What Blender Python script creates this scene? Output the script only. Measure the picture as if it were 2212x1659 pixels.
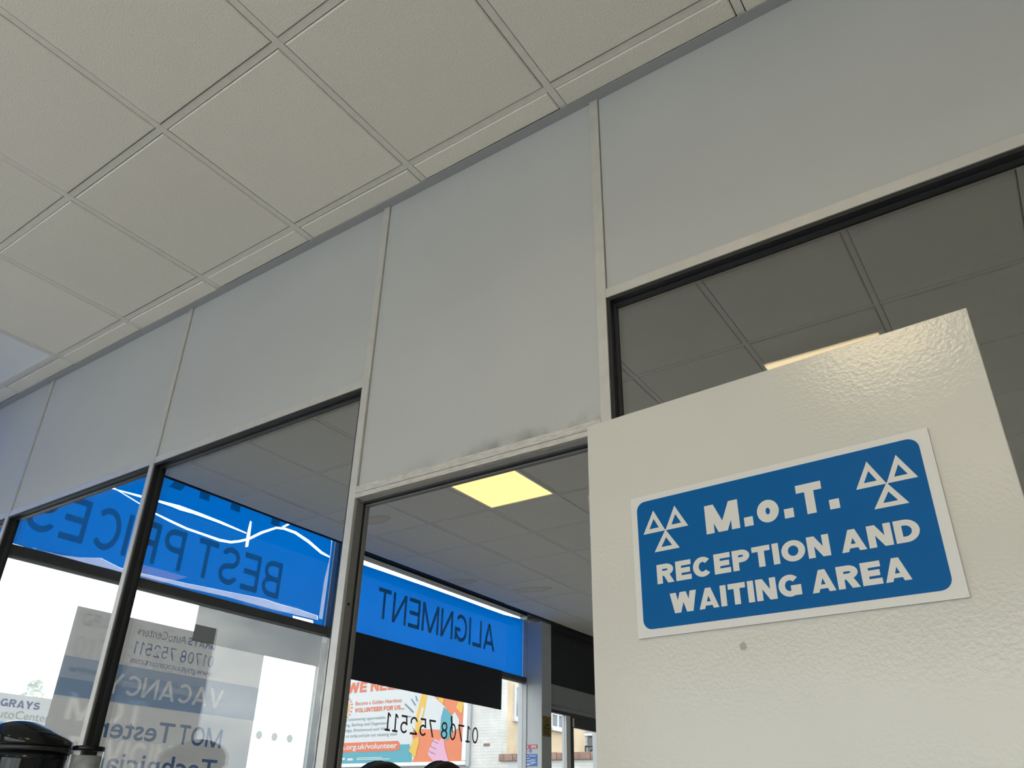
import bpy, bmesh, math, random
from mathutils import Vector, Matrix
from mathutils.geometry import delaunay_2d_cdt

for o in list(bpy.data.objects):
    bpy.data.objects.remove(o)
SC = bpy.context.scene
COL = SC.collection
random.seed(7)

# ------------------------------------------------------------------ camera
cam = bpy.data.cameras.new('camera')
camo = bpy.data.objects.new('camera', cam)
COL.objects.link(camo)
RR = ((0.8197102806, 0.5723109242, 0.0231357273),
      (-0.2480746121, 0.3911400641, -0.8862665722),
      (-0.5162693509, 0.7207424341, 0.4625973422))       # rows: right, down, forward
camo.matrix_world = Matrix(((RR[0][0], -RR[1][0], -RR[2][0], 0.0),
                            (RR[0][1], -RR[1][1], -RR[2][1], 0.0),
                            (RR[0][2], -RR[1][2], -RR[2][2], 1.2),
                            (0, 0, 0, 1)))
cam.sensor_fit = 'HORIZONTAL'
cam.sensor_width = 36.0
cam.lens = 1682.907 / 2212 * 36.0
cam.shift_x = (1106 - 1089.138) / 2212
cam.shift_y = (894.2835 - 829.5) / 2212
cam.clip_start = 0.02
cam.clip_end = 300
SC.camera = camo

# ------------------------------------------------------------------ world: bright broken overcast
SKY = 5.4
world = bpy.data.worlds.new('overcast_sky')
SC.world = world
world.use_nodes = True
wn = world.node_tree
wn.nodes.clear()
tc = wn.nodes.new('ShaderNodeTexCoord')
mp = wn.nodes.new('ShaderNodeMapping')
mp.inputs['Scale'].default_value = (2.0, 2.0, 5.0)
nz = wn.nodes.new('ShaderNodeTexNoise')
nz.inputs['Scale'].default_value = 2.2
nz.inputs['Detail'].default_value = 4
nz.inputs['Roughness'].default_value = 0.55
rmp = wn.nodes.new('ShaderNodeValToRGB')
rmp.color_ramp.elements[0].position = 0.40
rmp.color_ramp.elements[0].color = (0.52, 0.555, 0.61, 1)
rmp.color_ramp.elements[1].position = 0.62
rmp.color_ramp.elements[1].color = (1.0, 0.97, 0.92, 1)
bg = wn.nodes.new('ShaderNodeBackground')
bg.inputs['Strength'].default_value = SKY
wo = wn.nodes.new('ShaderNodeOutputWorld')
wn.links.new(tc.outputs['Generated'], mp.inputs['Vector'])
wn.links.new(mp.outputs['Vector'], nz.inputs['Vector'])
wn.links.new(nz.outputs['Fac'], rmp.inputs['Fac'])
wn.links.new(rmp.outputs['Color'], bg.inputs['Color'])
wn.links.new(bg.outputs['Background'], wo.inputs['Surface'])

# ------------------------------------------------------------------ exposure
SC.view_settings.view_transform = 'Standard'
SC.view_settings.look = 'None'
SC.view_settings.gamma = 1.0
SC.view_settings.use_curve_mapping = False
SC.view_settings.exposure = 0.0
SC.cycles.max_bounces = 7
SC.cycles.diffuse_bounces = 4
SC.cycles.glossy_bounces = 3
SC.cycles.transparent_max_bounces = 16
SC.cycles.caustics_reflective = False
SC.cycles.caustics_refractive = False
SC.cycles.use_adaptive_sampling = True
SC.cycles.adaptive_threshold = 0.05
SC.cycles.sample_clamp_indirect = 8.0
SC.cycles.use_denoising = True
SC.cycles.light_sampling_threshold = 0.03

# lamp radiances (linear)
LAMP_ADDED = (6.2, 5.1, 3.4)
LAMP_DOOR = (13.0, 10.0, 5.6)
LAMP_FAR = (2.1, 1.25, 0.42)

# ------------------------------------------------------------------ main dimensions (metres)
H = 3.287            # suspended ceiling
W = 1.594            # near face of the glazed partition
GL = 1.636           # glass plane of the partition
PT = 0.055           # partition thickness
XS = -5.15           # shopfront glass plane
XR = 2.9             # right wall
YB = -3.2            # back wall behind the camera
YF = 10.4            # far wall of the waiting area
NX, NY = -0.9154, 0.8770
FX, FY = -0.3105, 2.6811
T = 0.6

# ------------------------------------------------------------------ materials
MATS = {}
def newmat(name):
    m = bpy.data.materials.new(name)
    m.use_nodes = True
    m.node_tree.nodes.clear()
    out = m.node_tree.nodes.new('ShaderNodeOutputMaterial')
    MATS[name] = m
    return m, m.node_tree, out

def pr(name, col, rough=0.5, metal=0.0, var=0.0, vscale=8.0, bump=0.0, bscale=200.0, coat=0.0, spec=0.5,
       objvar=0.0, coords='Object', stretch=None, bdetail=3.0):
    m, nt, out = newmat(name)
    N, L = nt.nodes, nt.links
    b = N.new('ShaderNodeBsdfPrincipled')
    b.inputs['Base Color'].default_value = (*col, 1)
    b.inputs['Roughness'].default_value = rough
    b.inputs['Metallic'].default_value = metal
    b.inputs['Specular IOR Level'].default_value = spec
    b.inputs['Coat Weight'].default_value = coat
    b.inputs['Coat Roughness'].default_value = 0.08
    L.new(b.outputs[0], out.inputs[0])
    src = None
    if var or bump:
        t_ = N.new('ShaderNodeTexCoord')
        vec = t_.outputs[coords]
        if stretch:
            mm = N.new('ShaderNodeMapping')
            mm.inputs['Scale'].default_value = stretch
            L.new(vec, mm.inputs['Vector'])
            vec = mm.outputs['Vector']
    if var:
        n1 = N.new('ShaderNodeTexNoise')
        n1.inputs['Scale'].default_value = vscale
        n1.inputs['Detail'].default_value = 3
        L.new(vec, n1.inputs['Vector'])
        r = N.new('ShaderNodeMapRange')
        r.inputs['From Min'].default_value = 0.3
        r.inputs['From Max'].default_value = 0.7
        r.inputs['To Min'].default_value = 1 - var
        r.inputs['To Max'].default_value = 1 + var
        L.new(n1.outputs['Fac'], r.inputs['Value'])
        src = r.outputs[0]
    if objvar:
        oi = N.new('ShaderNodeObjectInfo')
        r2 = N.new('ShaderNodeMapRange')
        r2.inputs['To Min'].default_value = 1 - objvar
        r2.inputs['To Max'].default_value = 1 + objvar
        L.new(oi.outputs['Random'], r2.inputs['Value'])
        if src is None:
            src = r2.outputs[0]
        else:
            mu = N.new('ShaderNodeMath'); mu.operation = 'MULTIPLY'
            L.new(src, mu.inputs[0]); L.new(r2.outputs[0], mu.inputs[1])
            src = mu.outputs[0]
    if src is not None:
        vm = N.new('ShaderNodeVectorMath'); vm.operation = 'SCALE'
        vm.inputs[0].default_value = col
        L.new(src, vm.inputs['Scale'])
        L.new(vm.outputs[0], b.inputs['Base Color'])
    if bump:
        n2 = N.new('ShaderNodeTexNoise')
        n2.inputs['Scale'].default_value = bscale
        n2.inputs['Detail'].default_value = bdetail
        L.new(vec, n2.inputs['Vector'])
        bp = N.new('ShaderNodeBump')
        bp.inputs['Strength'].default_value = bump
        bp.inputs['Distance'].default_value = 0.002
        L.new(n2.outputs['Fac'], bp.inputs['Height'])
        L.new(bp.outputs[0], b.inputs['Normal'])
    return m

def glassmat(name, tint=(0.93, 0.95, 0.95), ior=1.5, rough=0.0):
    # clear sheet: each face reflects by Fresnel and lets the rest through unbent
    m, nt, out = newmat(name)
    N, L = nt.nodes, nt.links
    g = N.new('ShaderNodeNewGeometry')
    io = N.new('ShaderNodeMapRange')
    io.inputs['To Min'].default_value = ior
    io.inputs['To Max'].default_value = 1.0 / ior
    L.new(g.outputs['Backfacing'], io.inputs['Value'])
    fr = N.new('ShaderNodeFresnel')
    L.new(io.outputs[0], fr.inputs['IOR'])
    tr = N.new('ShaderNodeBsdfTransparent')
    tr.inputs['Color'].default_value = (*tint, 1)
    gs = N.new('ShaderNodeBsdfGlossy')
    gs.inputs['Roughness'].default_value = rough
    mx = N.new('ShaderNodeMixShader')
    L.new(fr.outputs[0], mx.inputs[0])
    L.new(tr.outputs[0], mx.inputs[1])
    L.new(gs.outputs[0], mx.inputs[2])
    L.new(mx.outputs[0], out.inputs[0])
    return m

def sheet(name, trans, refl, var=0.0, vscale=3.0, gloss=0.0, clear=0.0):
    # thin vinyl or paper: diffuse light passes (trans) and bounces (refl)
    m, nt, out = newmat(name)
    N, L = nt.nodes, nt.links
    a = N.new('ShaderNodeBsdfTranslucent')
    a.inputs['Color'].default_value = (*trans, 1)
    d = N.new('ShaderNodeBsdfDiffuse')
    d.inputs['Color'].default_value = (*refl, 1)
    ad = N.new('ShaderNodeAddShader')
    L.new(a.outputs[0], ad.inputs[0]); L.new(d.outputs[0], ad.inputs[1])
    last = ad.outputs[0]
    if var:
        tcn = N.new('ShaderNodeTexCoord'); nn = N.new('ShaderNodeTexNoise')
        nn.inputs['Scale'].default_value = vscale; nn.inputs['Detail'].default_value = 4
        L.new(tcn.outputs['Object'], nn.inputs['Vector'])
        r = N.new('ShaderNodeMapRange')
        r.inputs['From Min'].default_value = 0.3; r.inputs['From Max'].default_value = 0.7
        r.inputs['To Min'].default_value = 1 - var; r.inputs['To Max'].default_value = 1 + var
        L.new(nn.outputs['Fac'], r.inputs['Value'])
        vm = N.new('ShaderNodeVectorMath'); vm.operation = 'SCALE'
        vm.inputs[0].default_value = trans
        L.new(r.outputs[0], vm.inputs['Scale']); L.new(vm.outputs[0], a.inputs['Color'])
    if clear:
        tr = N.new('ShaderNodeBsdfTransparent')
        mx = N.new('ShaderNodeMixShader'); mx.inputs[0].default_value = clear
        L.new(last, mx.inputs[1]); L.new(tr.outputs[0], mx.inputs[2]); last = mx.outputs[0]
    L.new(last, out.inputs[0])
    return m

def emit(name, col, strength=1.0):
    m, nt, out = newmat(name)
    N, L = nt.nodes, nt.links
    e = N.new('ShaderNodeEmission')
    e.inputs['Color'].default_value = (*col, 1)
    e.inputs['Strength'].default_value = strength
    L.new(e.outputs[0], out.inputs[0])
    return m

def tilemat(name, col, stain=False):
    m = pr(name, col, rough=0.95, var=0.06, vscale=230.0, bump=0.8, bscale=150.0, objvar=0.025, spec=0.2, bdetail=2)
    if stain:
        nt = m.node_tree; N, L = nt.nodes, nt.links
        b = next(n for n in N if n.type == 'BSDF_PRINCIPLED')
        old = b.inputs['Base Color'].links[0].from_socket
        t_ = N.new('ShaderNodeTexCoord')
        mp_ = N.new('ShaderNodeMapping'); mp_.inputs['Scale'].default_value = (2.6, 5.0, 1)
        mp_.inputs['Location'].default_value = (0.25, 0.1, 0)
        nn = N.new('ShaderNodeTexNoise'); nn.inputs['Scale'].default_value = 5.0; nn.inputs['Detail'].default_value = 3
        L.new(t_.outputs['Object'], mp_.inputs['Vector']); L.new(t_.outputs['Object'], nn.inputs['Vector'])
        ln = N.new('ShaderNodeVectorMath'); ln.operation = 'LENGTH'
        L.new(mp_.outputs[0], ln.inputs[0])
        ad = N.new('ShaderNodeMath'); ad.operation = 'MULTIPLY_ADD'
        L.new(nn.outputs['Fac'], ad.inputs[0]); ad.inputs[1].default_value = 0.9; L.new(ln.outputs['Value'], ad.inputs[2])
        cr = N.new('ShaderNodeValToRGB')
        e = cr.color_ramp.elements
        e[0].position = 0.0; e[0].color = (0.35, 0.35, 0.35, 1)
        e[1].position = 0.62; e[1].color = (0.25, 0.25, 0.25, 1)
        for pos, v in ((0.9, 0.45), (0.97, 0.95), (1.0, 0.0)):
            x = e.new(pos); x.color = (v, v, v, 1)
        L.new(ad.outputs[0], cr.inputs[0])
        mix = N.new('ShaderNodeMix'); mix.data_type = 'RGBA'; mix.blend_type = 'MULTIPLY'
        L.new(cr.outputs[0], mix.inputs['Factor'])
        L.new(old, mix.inputs[6]); mix.inputs[7].default_value = (0.80, 0.66, 0.48, 1)
        L.new(mix.outputs[2], b.inputs['Base Color'])
    return m

M_tile = tilemat('mineral_tile', (0.83, 0.79, 0.715))
M_stain = tilemat('mineral_tile_stained', (0.83, 0.79, 0.715), True)
M_grid = pr('grid_white_paint', (0.76, 0.73, 0.68), 0.5, var=0.04, vscale=30)
M_angle = pr('wall_angle_paint', (0.36, 0.37, 0.38), 0.5)
M_dark = pr('navy_paint_and_shade', (0.024, 0.028, 0.038), 0.55, var=0.1, vscale=4)  # navy parts, and the lintel whose shade is put into the colour
M_panel = pr('laminate_panel', (0.50, 0.512, 0.508), 0.62, var=0.03, vscale=2.2, bump=0.05, bscale=900)
def dirty(m):
    nt = m.node_tree; N, L = nt.nodes, nt.links
    b = next(n for n in N if n.type == 'BSDF_PRINCIPLED')
    old = b.inputs['Base Color'].links[0].from_socket
    t_ = N.new('ShaderNodeTexCoord'); sp = N.new('ShaderNodeSeparateXYZ')
    L.new(t_.outputs['Object'], sp.inputs[0])
    up = N.new('ShaderNodeMapRange'); up.inputs['From Min'].default_value = 0.0; up.inputs['From Max'].default_value = 0.055
    up.inputs['To Min'].default_value = 1.0; up.inputs['To Max'].default_value = 0.0
    L.new(sp.outputs['Z'], up.inputs['Value'])
    sx = N.new('ShaderNodeMapRange'); sx.inputs['From Min'].default_value = -0.35; sx.inputs['From Max'].default_value = 0.1
    L.new(sp.outputs['X'], sx.inputs['Value'])
    nn = N.new('ShaderNodeTexNoise'); nn.inputs['Scale'].default_value = 16; nn.inputs['Detail'].default_value = 6
    L.new(t_.outputs['Object'], nn.inputs['Vector'])
    ns = N.new('ShaderNodeMapRange'); ns.inputs['From Min'].default_value = 0.42; ns.inputs['From Max'].default_value = 0.7
    L.new(nn.outputs['Fac'], ns.inputs['Value'])
    a = N.new('ShaderNodeMath'); a.operation = 'MULTIPLY'; L.new(up.outputs[0], a.inputs[0]); L.new(sx.outputs[0], a.inputs[1])
    c = N.new('ShaderNodeMath'); c.operation = 'MULTIPLY'; L.new(a.outputs[0], c.inputs[0]); L.new(ns.outputs[0], c.inputs[1])
    mix = N.new('ShaderNodeMix'); mix.data_type = 'RGBA'; mix.blend_type = 'MULTIPLY'
    L.new(c.outputs[0], mix.inputs['Factor']); L.new(old, mix.inputs[6]); mix.inputs[7].default_value = (0.5, 0.5, 0.48, 1)
    L.new(mix.outputs[2], b.inputs['Base Color'])
    return m
M_panelD = dirty(pr('laminate_panel_smudged', (0.50, 0.512, 0.508), 0.62, var=0.03, vscale=2.2, bump=0.05, bscale=900))
M_alu = pr('satin_aluminium', (0.63, 0.62, 0.59), 0.42, metal=0.35, var=0.05, vscale=9, stretch=(2, 6, 2))
M_aluS = pr('scuffed_aluminium', (0.60, 0.58, 0.54), 0.5, metal=0.25, var=0.16, vscale=22, stretch=(1.5, 8, 8))
M_reveal = pr('grey_reveal_paint', (0.20, 0.20, 0.20), 0.5)
M_gask = pr('black_rubber', (0.012, 0.014, 0.017), 0.42)
M_gaskb = pr('black_rubber_lip', (0.03, 0.033, 0.038), 0.3)
M_glass = glassmat('clear_glass', (0.955, 0.965, 0.96), 1.52)
M_glassW = glassmat('shopfront_glass', (0.90, 0.93, 0.93), 1.52)
M_door = pr('glossy_white_door_paint', (0.66, 0.65, 0.60), 0.16, var=0.02, vscale=3, bump=0.28, bscale=130, bdetail=2.5, spec=0.5)
M_edge = pr('door_edge_paint', (0.68, 0.67, 0.63), 0.4)
M_signW = pr('white_sign_board', (0.74, 0.735, 0.72), 0.35)
M_signB = pr('blue_sign_print', (0.0, 0.115, 0.36), 0.4, spec=0.12, var=0.02, vscale=6)
M_signL = pr('white_sign_print', (0.72, 0.715, 0.69), 0.35)
M_film = sheet('blue_window_vinyl', (0.0, 0.083, 0.330), (0.002, 0.03, 0.10), var=0.06, vscale=1.3)
M_filmD = sheet('layered_navy_vinyl', (0.22, 0.30, 0.27), (0.006, 0.015, 0.04))
M_filmE = sheet('layered_dark_vinyl', (0.12, 0.16, 0.14), (0.005, 0.012, 0.025))
M_filmP = sheet('pale_lifted_vinyl', (0.27, 0.31, 0.46), (0.2, 0.2, 0.22), var=0.1, vscale=6)
M_paper = sheet('backlit_paper', (0.150, 0.142, 0.138), (0.22, 0.215, 0.21), var=0.03, vscale=1.0)
M_paperT = sheet('dark_blue_print', (0.13, 0.24, 0.44), (0.05, 0.06, 0.09))
M_paperB = sheet('blue_band_print', (0.34, 0.46, 0.64), (0.06, 0.08, 0.12))
M_paperG = sheet('grey_print_on_paper', (0.22, 0.24, 0.28), (0.12, 0.12, 0.13))
M_thin = sheet('thin_backlit_paper', (0.36, 0.345, 0.335), (0.22, 0.215, 0.21), var=0.03, vscale=1.0)
M_thinL = sheet('thin_backlit_white_print', (0.86, 0.79, 0.70), (0.3, 0.3, 0.3))
M_board = pr('black_foam_board', (0.016, 0.021, 0.031), 0.6)
M_frame = pr('grey_powder_coat', (0.075, 0.08, 0.085), 0.4)
M_frameL = pr('light_grey_powder_coat', (0.34, 0.36, 0.38), 0.45)
M_pier = pr('pier_grey_paint', (0.55, 0.57, 0.59), 0.6, var=0.03, vscale=5)
M_wall = pr('interior_wall_paint', (0.62, 0.61, 0.57), 0.7, var=0.02, vscale=3)
M_floor = pr('pale_vinyl_floor', (0.52, 0.51, 0.48), 0.4, var=0.08, vscale=20)
M_lampAdd = emit('led_diffuser_added', LAMP_ADDED)
M_lampD = emit('led_diffuser_brightest', LAMP_DOOR)
M_lampF = emit('led_diffuser_warm', LAMP_FAR)
M_lampO = pr('led_diffuser_unlit', (0.86, 0.88, 0.90), 0.3)
M_lampfr = pr('white_lamp_frame', (0.74, 0.73, 0.71), 0.35)
M_plast = pr('gloss_black_plastic', (0.006, 0.008, 0.010), 0.10, spec=0.35)
M_plastm = pr('satin_black_plastic', (0.016, 0.018, 0.02), 0.35)
M_clear = glassmat('clear_plastic', (0.86, 0.88, 0.89), 1.45)
M_powder = pr('grey_white_powder', (0.46, 0.47, 0.48), 0.9, var=0.25, vscale=28)
M_lea = pr('black_leather', (0.016, 0.016, 0.018), 0.42, bump=0.4, bscale=260)
M_chrome = pr('chrome_steel', (0.7, 0.7, 0.7), 0.15, metal=1.0)
M_wood = pr('counter_laminate', (0.45, 0.44, 0.42), 0.45, var=0.04, vscale=9)
M_asph = pr('asphalt', (0.20, 0.20, 0.20), 0.95, var=0.15, vscale=30)
M_navy = pr('navy_print', (0.02, 0.035, 0.13), 0.5)
M_greyp = pr('grey_print', (0.16, 0.16, 0.17), 0.5)
M_boardW = pr('white_sign_face', (0.36, 0.365, 0.365), 0.5, var=0.06, vscale=2)
M_boardB = pr('blue_sign_face', (0.015, 0.13, 0.38), 0.5)
M_post = pr('galvanised_post', (0.3, 0.3, 0.3), 0.5, metal=0.4)

def brickmat(name, c1, c2, mort, scale, bw=0.225, rh=0.075):
    m, nt, out = newmat(name)
    N, L = nt.nodes, nt.links
    b = N.new('ShaderNodeBsdfPrincipled'); b.inputs['Roughness'].default_value = 0.9
    t_ = N.new('ShaderNodeTexCoord')
    sp = N.new('ShaderNodeSeparateXYZ'); cb = N.new('ShaderNodeCombineXYZ')
    L.new(t_.outputs['Object'], sp.inputs[0])
    L.new(sp.outputs['X'], cb.inputs['X']); L.new(sp.outputs['Z'], cb.inputs['Y'])
    br = N.new('ShaderNodeTexBrick')
    br.inputs['Color1'].default_value = (*c1, 1); br.inputs['Color2'].default_value = (*c2, 1)
    br.inputs['Mortar'].default_value = (*mort, 1)
    br.inputs['Scale'].default_value = scale
    br.inputs['Brick Width'].default_value = bw; br.inputs['Row Height'].default_value = rh
    br.inputs['Mortar Size'].default_value = 0.006
    L.new(cb.outputs[0], br.inputs['Vector'])
    nn = N.new('ShaderNodeTexNoise'); nn.inputs['Scale'].default_value = 2.5; nn.inputs['Detail'].default_value = 6
    L.new(t_.outputs['Object'], nn.inputs['Vector'])
    r = N.new('ShaderNodeMapRange'); r.inputs['From Min'].default_value = 0.3; r.inputs['From Max'].default_value = 0.7
    r.inputs['To Min'].default_value = 0.86; r.inputs['To Max'].default_value = 1.06
    L.new(nn.outputs['Fac'], r.inputs['Value'])
    vm = N.new('ShaderNodeVectorMath'); vm.operation = 'SCALE'
    L.new(br.outputs['Color'], vm.inputs[0]); L.new(r.outputs[0], vm.inputs['Scale'])
    L.new(vm.outputs[0], b.inputs['Base Color'])
    bp = N.new('ShaderNodeBump'); bp.inputs['Strength'].default_value = 0.6; bp.inputs['Distance'].default_value = 0.01
    iv = N.new('ShaderNodeMath'); iv.operation = 'SUBTRACT'; iv.inputs[0].default_value = 1.0
    L.new(br.outputs['Fac'], iv.inputs[1]); L.new(iv.outputs[0], bp.inputs['Height']); L.new(bp.outputs[0], b.inputs['Normal'])
    L.new(b.outputs[0], out.inputs[0])
    return m
M_wbrick = brickmat('white_painted_brick', (0.50, 0.49, 0.47), (0.47, 0.465, 0.45), (0.42, 0.42, 0.41), 1.0)
M_render = pr('beige_render', (0.47, 0.37, 0.255), 0.95, var=0.16, vscale=1.1, bump=0.3, bscale=40)
M_cop = pr('brown_coping_stone', (0.21, 0.13, 0.10), 0.9, var=0.35, vscale=6, objvar=0.15)
M_upvc = pr('white_upvc', (0.52, 0.53, 0.54), 0.35)
M_upvcB = pr('frame_with_daylight', (0.80, 0.81, 0.82), 0.35)  # daylight on the door post put into a whiter colour
M_pane = pr('dim_window_glass', (0.17, 0.20, 0.22), 0.1)
M_blackm = pr('black_painted_steel', (0.015, 0.015, 0.017), 0.4)
M_shed = pr('pale_cladding', (0.46, 0.47, 0.48), 0.7, var=0.05, vscale=6)
def ink(name, c, k=0.46):
    return pr(name, tuple(k * x for x in c), 0.55)
M_bbW = ink('billboard_white', (0.86, 0.88, 0.90))
M_bbO = ink('billboard_orange', (1.0, 0.28, 0.12))
M_bbR = ink('billboard_red', (0.95, 0.20, 0.08))
M_bbT = ink('billboard_teal', (0.10, 0.46, 0.58))
M_bbP = ink('billboard_pink', (0.98, 0.52, 0.74))
M_bbY = ink('billboard_yellow', (1.0, 0.62, 0.08))
M_bbG = ink('billboard_slate', (0.30, 0.46, 0.52))
M_bbK = ink('billboard_line', (0.16, 0.24, 0.34))
M_dig = pr('brown_grey_vinyl_digits', (0.085, 0.072, 0.070), 0.6)
M_red = pr('red_notice_print', (0.55, 0.03, 0.06), 0.4)
M_blue = pr('blue_notice_print', (0.02, 0.14, 0.50), 0.4)
M_yel = pr('yellow_print_with_shade', (0.30, 0.21, 0.04), 0.4)  # yellow darkened: shade of the pier side is in the colour
M_white = pr('white_notice_print', (0.72, 0.72, 0.72), 0.4)
M_dot = sheet('frosted_dot', (0.22, 0.225, 0.23), (0.2, 0.2, 0.2))
M_leaf = pr('haze_paled_leaf', (0.78, 0.80, 0.74), 0.8, objvar=0.1)  # leaves coloured pale to stand for bright haze
M_trunk = pr('tree_bark', (0.2, 0.16, 0.12), 0.9)
M_silic = pr('clear_sealant', (0.42, 0.45, 0.47), 0.15)
M_scuff = pr('scuff_mark', (0.42, 0.40, 0.34), 0.5)

# ------------------------------------------------------------------ geometry helpers
def tag(o, label=None, cat=None, group=None, kind=None):
    if label: o['label'] = label
    if cat: o['category'] = cat
    if group: o['group'] = group
    if kind: o['kind'] = kind
    return o

def empty(name, loc=(0, 0, 0), kind=None):
    e = bpy.data.objects.new(name, None)
    COL.objects.link(e)
    e.location = loc
    e.empty_display_size = 0.1
    if kind: e['kind'] = kind
    return e

def absloc(o):
    v = Vector(o.location)
    p = o.parent
    while p:
        v = v + Vector(p.location); p = p.parent
    return v

def link(name, verts, faces, mat, parent=None, smooth=False, origin=None):
    """one mesh object from world-space geometry, origin at its base centre"""
    vs = [Vector(v) for v in verts]
    if origin is None:
        lo = [min(v[i] for v in vs) for i in range(3)]
        hi = [max(v[i] for v in vs) for i in range(3)]
        origin = Vector(((lo[0] + hi[0]) / 2, (lo[1] + hi[1]) / 2, lo[2]))
    else:
        origin = Vector(origin)
    me = bpy.data.meshes.new(name)
    me.from_pydata([tuple(v - origin) for v in vs], [], faces)
    me.update()
    if mat: me.materials.append(mat)
    if smooth:
        for p in me.polygons: p.use_smooth = True
    o = bpy.data.objects.new(name, me)
    COL.objects.link(o)
    if parent:
        o.parent = parent
        o.location = origin - absloc(parent)
    else:
        o.location = origin
    return o

class MB:
    def __init__(s): s.v = []; s.f = []
    def add(s, v, f):
        n = len(s.v); s.v += [tuple(a) for a in v]; s.f += [tuple(i + n for i in q) for q in f]; return s
    def box(s, x0, y0, z0, x1, y1, z1, bev=0.0):
        if x0 > x1: x0, x1 = x1, x0
        if y0 > y1: y0, y1 = y1, y0
        if z0 > z1: z0, z1 = z1, z0
        if bev <= 0:
            v = [(x, y, z) for x in (x0, x1) for y in (y0, y1) for z in (z0, z1)]
            return s.add(v, [(0, 1, 3, 2), (4, 6, 7, 5), (0, 4, 5, 1), (2, 3, 7, 6), (0, 2, 6, 4), (1, 5, 7, 3)])
        bm = bmesh.new()
        bmesh.ops.create_cube(bm, size=1.0)
        for q in bm.verts:
            q.co = Vector(((x0 + x1) / 2 + q.co.x * (x1 - x0), (y0 + y1) / 2 + q.co.y * (y1 - y0), (z0 + z1) / 2 + q.co.z * (z1 - z0)))
        bmesh.ops.bevel(bm, geom=list(bm.edges), offset=bev, segments=2, affect='EDGES', profile=0.5)
        bm.verts.index_update()
        v = [tuple(q.co) for q in bm.verts]; f = [tuple(q.index for q in fc.verts) for fc in bm.faces]
        bm.free()
        return s.add(v, f)
    def prism(s, poly, axis, a0, a1):
        """poly: 2D points in the plane normal to axis (0: y,z  1: x,z  2: x,y)"""
        def p3(p, a):
            return (a, p[0], p[1]) if axis == 0 else ((p[0], a, p[1]) if axis == 1 else (p[0], p[1], a))
        n = len(poly)
        v = [p3(p, a0) for p in poly] + [p3(p, a1) for p in poly]
        f = [tuple(range(n))[::-1], tuple(range(n, 2 * n))] + [(i, (i + 1) % n, n + (i + 1) % n, n + i) for i in range(n)]
        return s.add(v, f)
    def tube(s, pts, r, n=8, closed=False):
        pts = [Vector(p) for p in pts]; m = len(pts); base = len(s.v); rings = []
        up = Vector((0, 0, 1))
        for i, p in enumerate(pts):
            a = pts[(i - 1) % m] if (closed or i) else p
            b = pts[(i + 1) % m] if (closed or i < m - 1) else p
            d = (b - a).normalized()
            u = d.cross(up if abs(d.z) < 0.9 else Vector((1, 0, 0))).normalized(); w = d.cross(u)
            rr = r[i] if isinstance(r, (list, tuple)) else r
            ring = []
            for k in range(n):
                t = 2 * math.pi * k / n
                s.v.append(tuple(p + u * math.cos(t) * rr + w * math.sin(t) * rr)); ring.append(len(s.v) - 1)
            rings.append(ring)
        for i in range(m if closed else m - 1):
            A, B = rings[i], rings[(i + 1) % m]
            for k in range(n):
                s.f.append((A[k], A[(k + 1) % n], B[(k + 1) % n], B[k]))
        if not closed:
            s.f.append(tuple(rings[0][::-1])); s.f.append(tuple(rings[-1]))
        return s
    def lathe(s, prof, cx, cy, n=32, shift=None, sx=1.0, sy=1.0, rot=0.0):
        """prof: (r, z); shift: optional per-ring (dx, dy)"""
        base = len(s.v); cr, sr = math.cos(rot), math.sin(rot)
        for i, (r, z) in enumerate(prof):
            dx, dy = shift[i] if shift else (0, 0)
            for k in range(n):
                t = 2 * math.pi * k / n
                x, y = r * sx * math.cos(t) + dx, r * sy * math.sin(t) + dy
                s.v.append((cx + x * cr - y * sr, cy + x * sr + y * cr, z))
        for i in range(len(prof) - 1):
            for k in range(n):
                a = base + i * n + k; b = base + i * n + (k + 1) % n
                s.f.append((a, b, b + n, a + n))
        s.f.append(tuple(base + k for k in range(n))[::-1])
        s.f.append(tuple(base + (len(prof) - 1) * n + k for k in range(n)))
        return s
    def build(s, name, mat, parent=None, smooth=False, origin=None):
        return link(name, s.v, s.f, mat, parent, smooth, origin)

def bx(name, b, mat, parent=None, bev=0.0):
    return MB().box(*b, bev=bev).build(name, mat, parent)

def inst(src, name, loc, parent=None, rot=None):
    o = src.copy()
    o.name = name
    COL.objects.link(o)
    o.parent = parent
    o.location = Vector(loc) - (absloc(parent) if parent else Vector((0, 0, 0)))
    if rot: o.rotation_euler = rot
    return o

# ------------------------------------------------------------------ lettering: stroke-built capitals and digits
def _bar(x0, y0, x1, y1): return [(x0, y0), (x1, y0), (x1, y1), (x0, y1)]
def _dg(xa, ya, xb, yb, th): return [(xa - th / 2, ya), (xa + th / 2, ya), (xb + th / 2, yb), (xb - th / 2, yb)]
def _arc(cx, cy, rx, ry, a0, a1, t, n=16, tv=None):
    tv = t if tv is None else tv
    P = []
    for i in range(n):
        u0 = math.radians(a0 + (a1 - a0) * i / n); u1 = math.radians(a0 + (a1 - a0) * (i + 1) / n)
        P.append([(cx + rx * math.cos(u0), cy + ry * math.sin(u0)), (cx + rx * math.cos(u1), cy + ry * math.sin(u1)),
                  (cx + (rx - t) * math.cos(u1), cy + (ry - tv) * math.sin(u1)), (cx + (rx - t) * math.cos(u0), cy + (ry - tv) * math.sin(u0))])
    return P
WID = dict(A=.98, B=.86, C=.94, D=.92, E=.78, F=.74, G=.98, H=.9, I=.0, L=.74, M=1.22, N=.92, O=1.02, P=.82, R=.88, S=.84, T=.82, U=.9, V=.94,
           W=1.36, Y=.94, o=.74)
WID.update({'0': .66, '1': .44, '2': .66, '5': .66, '7': .64, '8': .66, '.': .0, ' ': .34})
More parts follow.
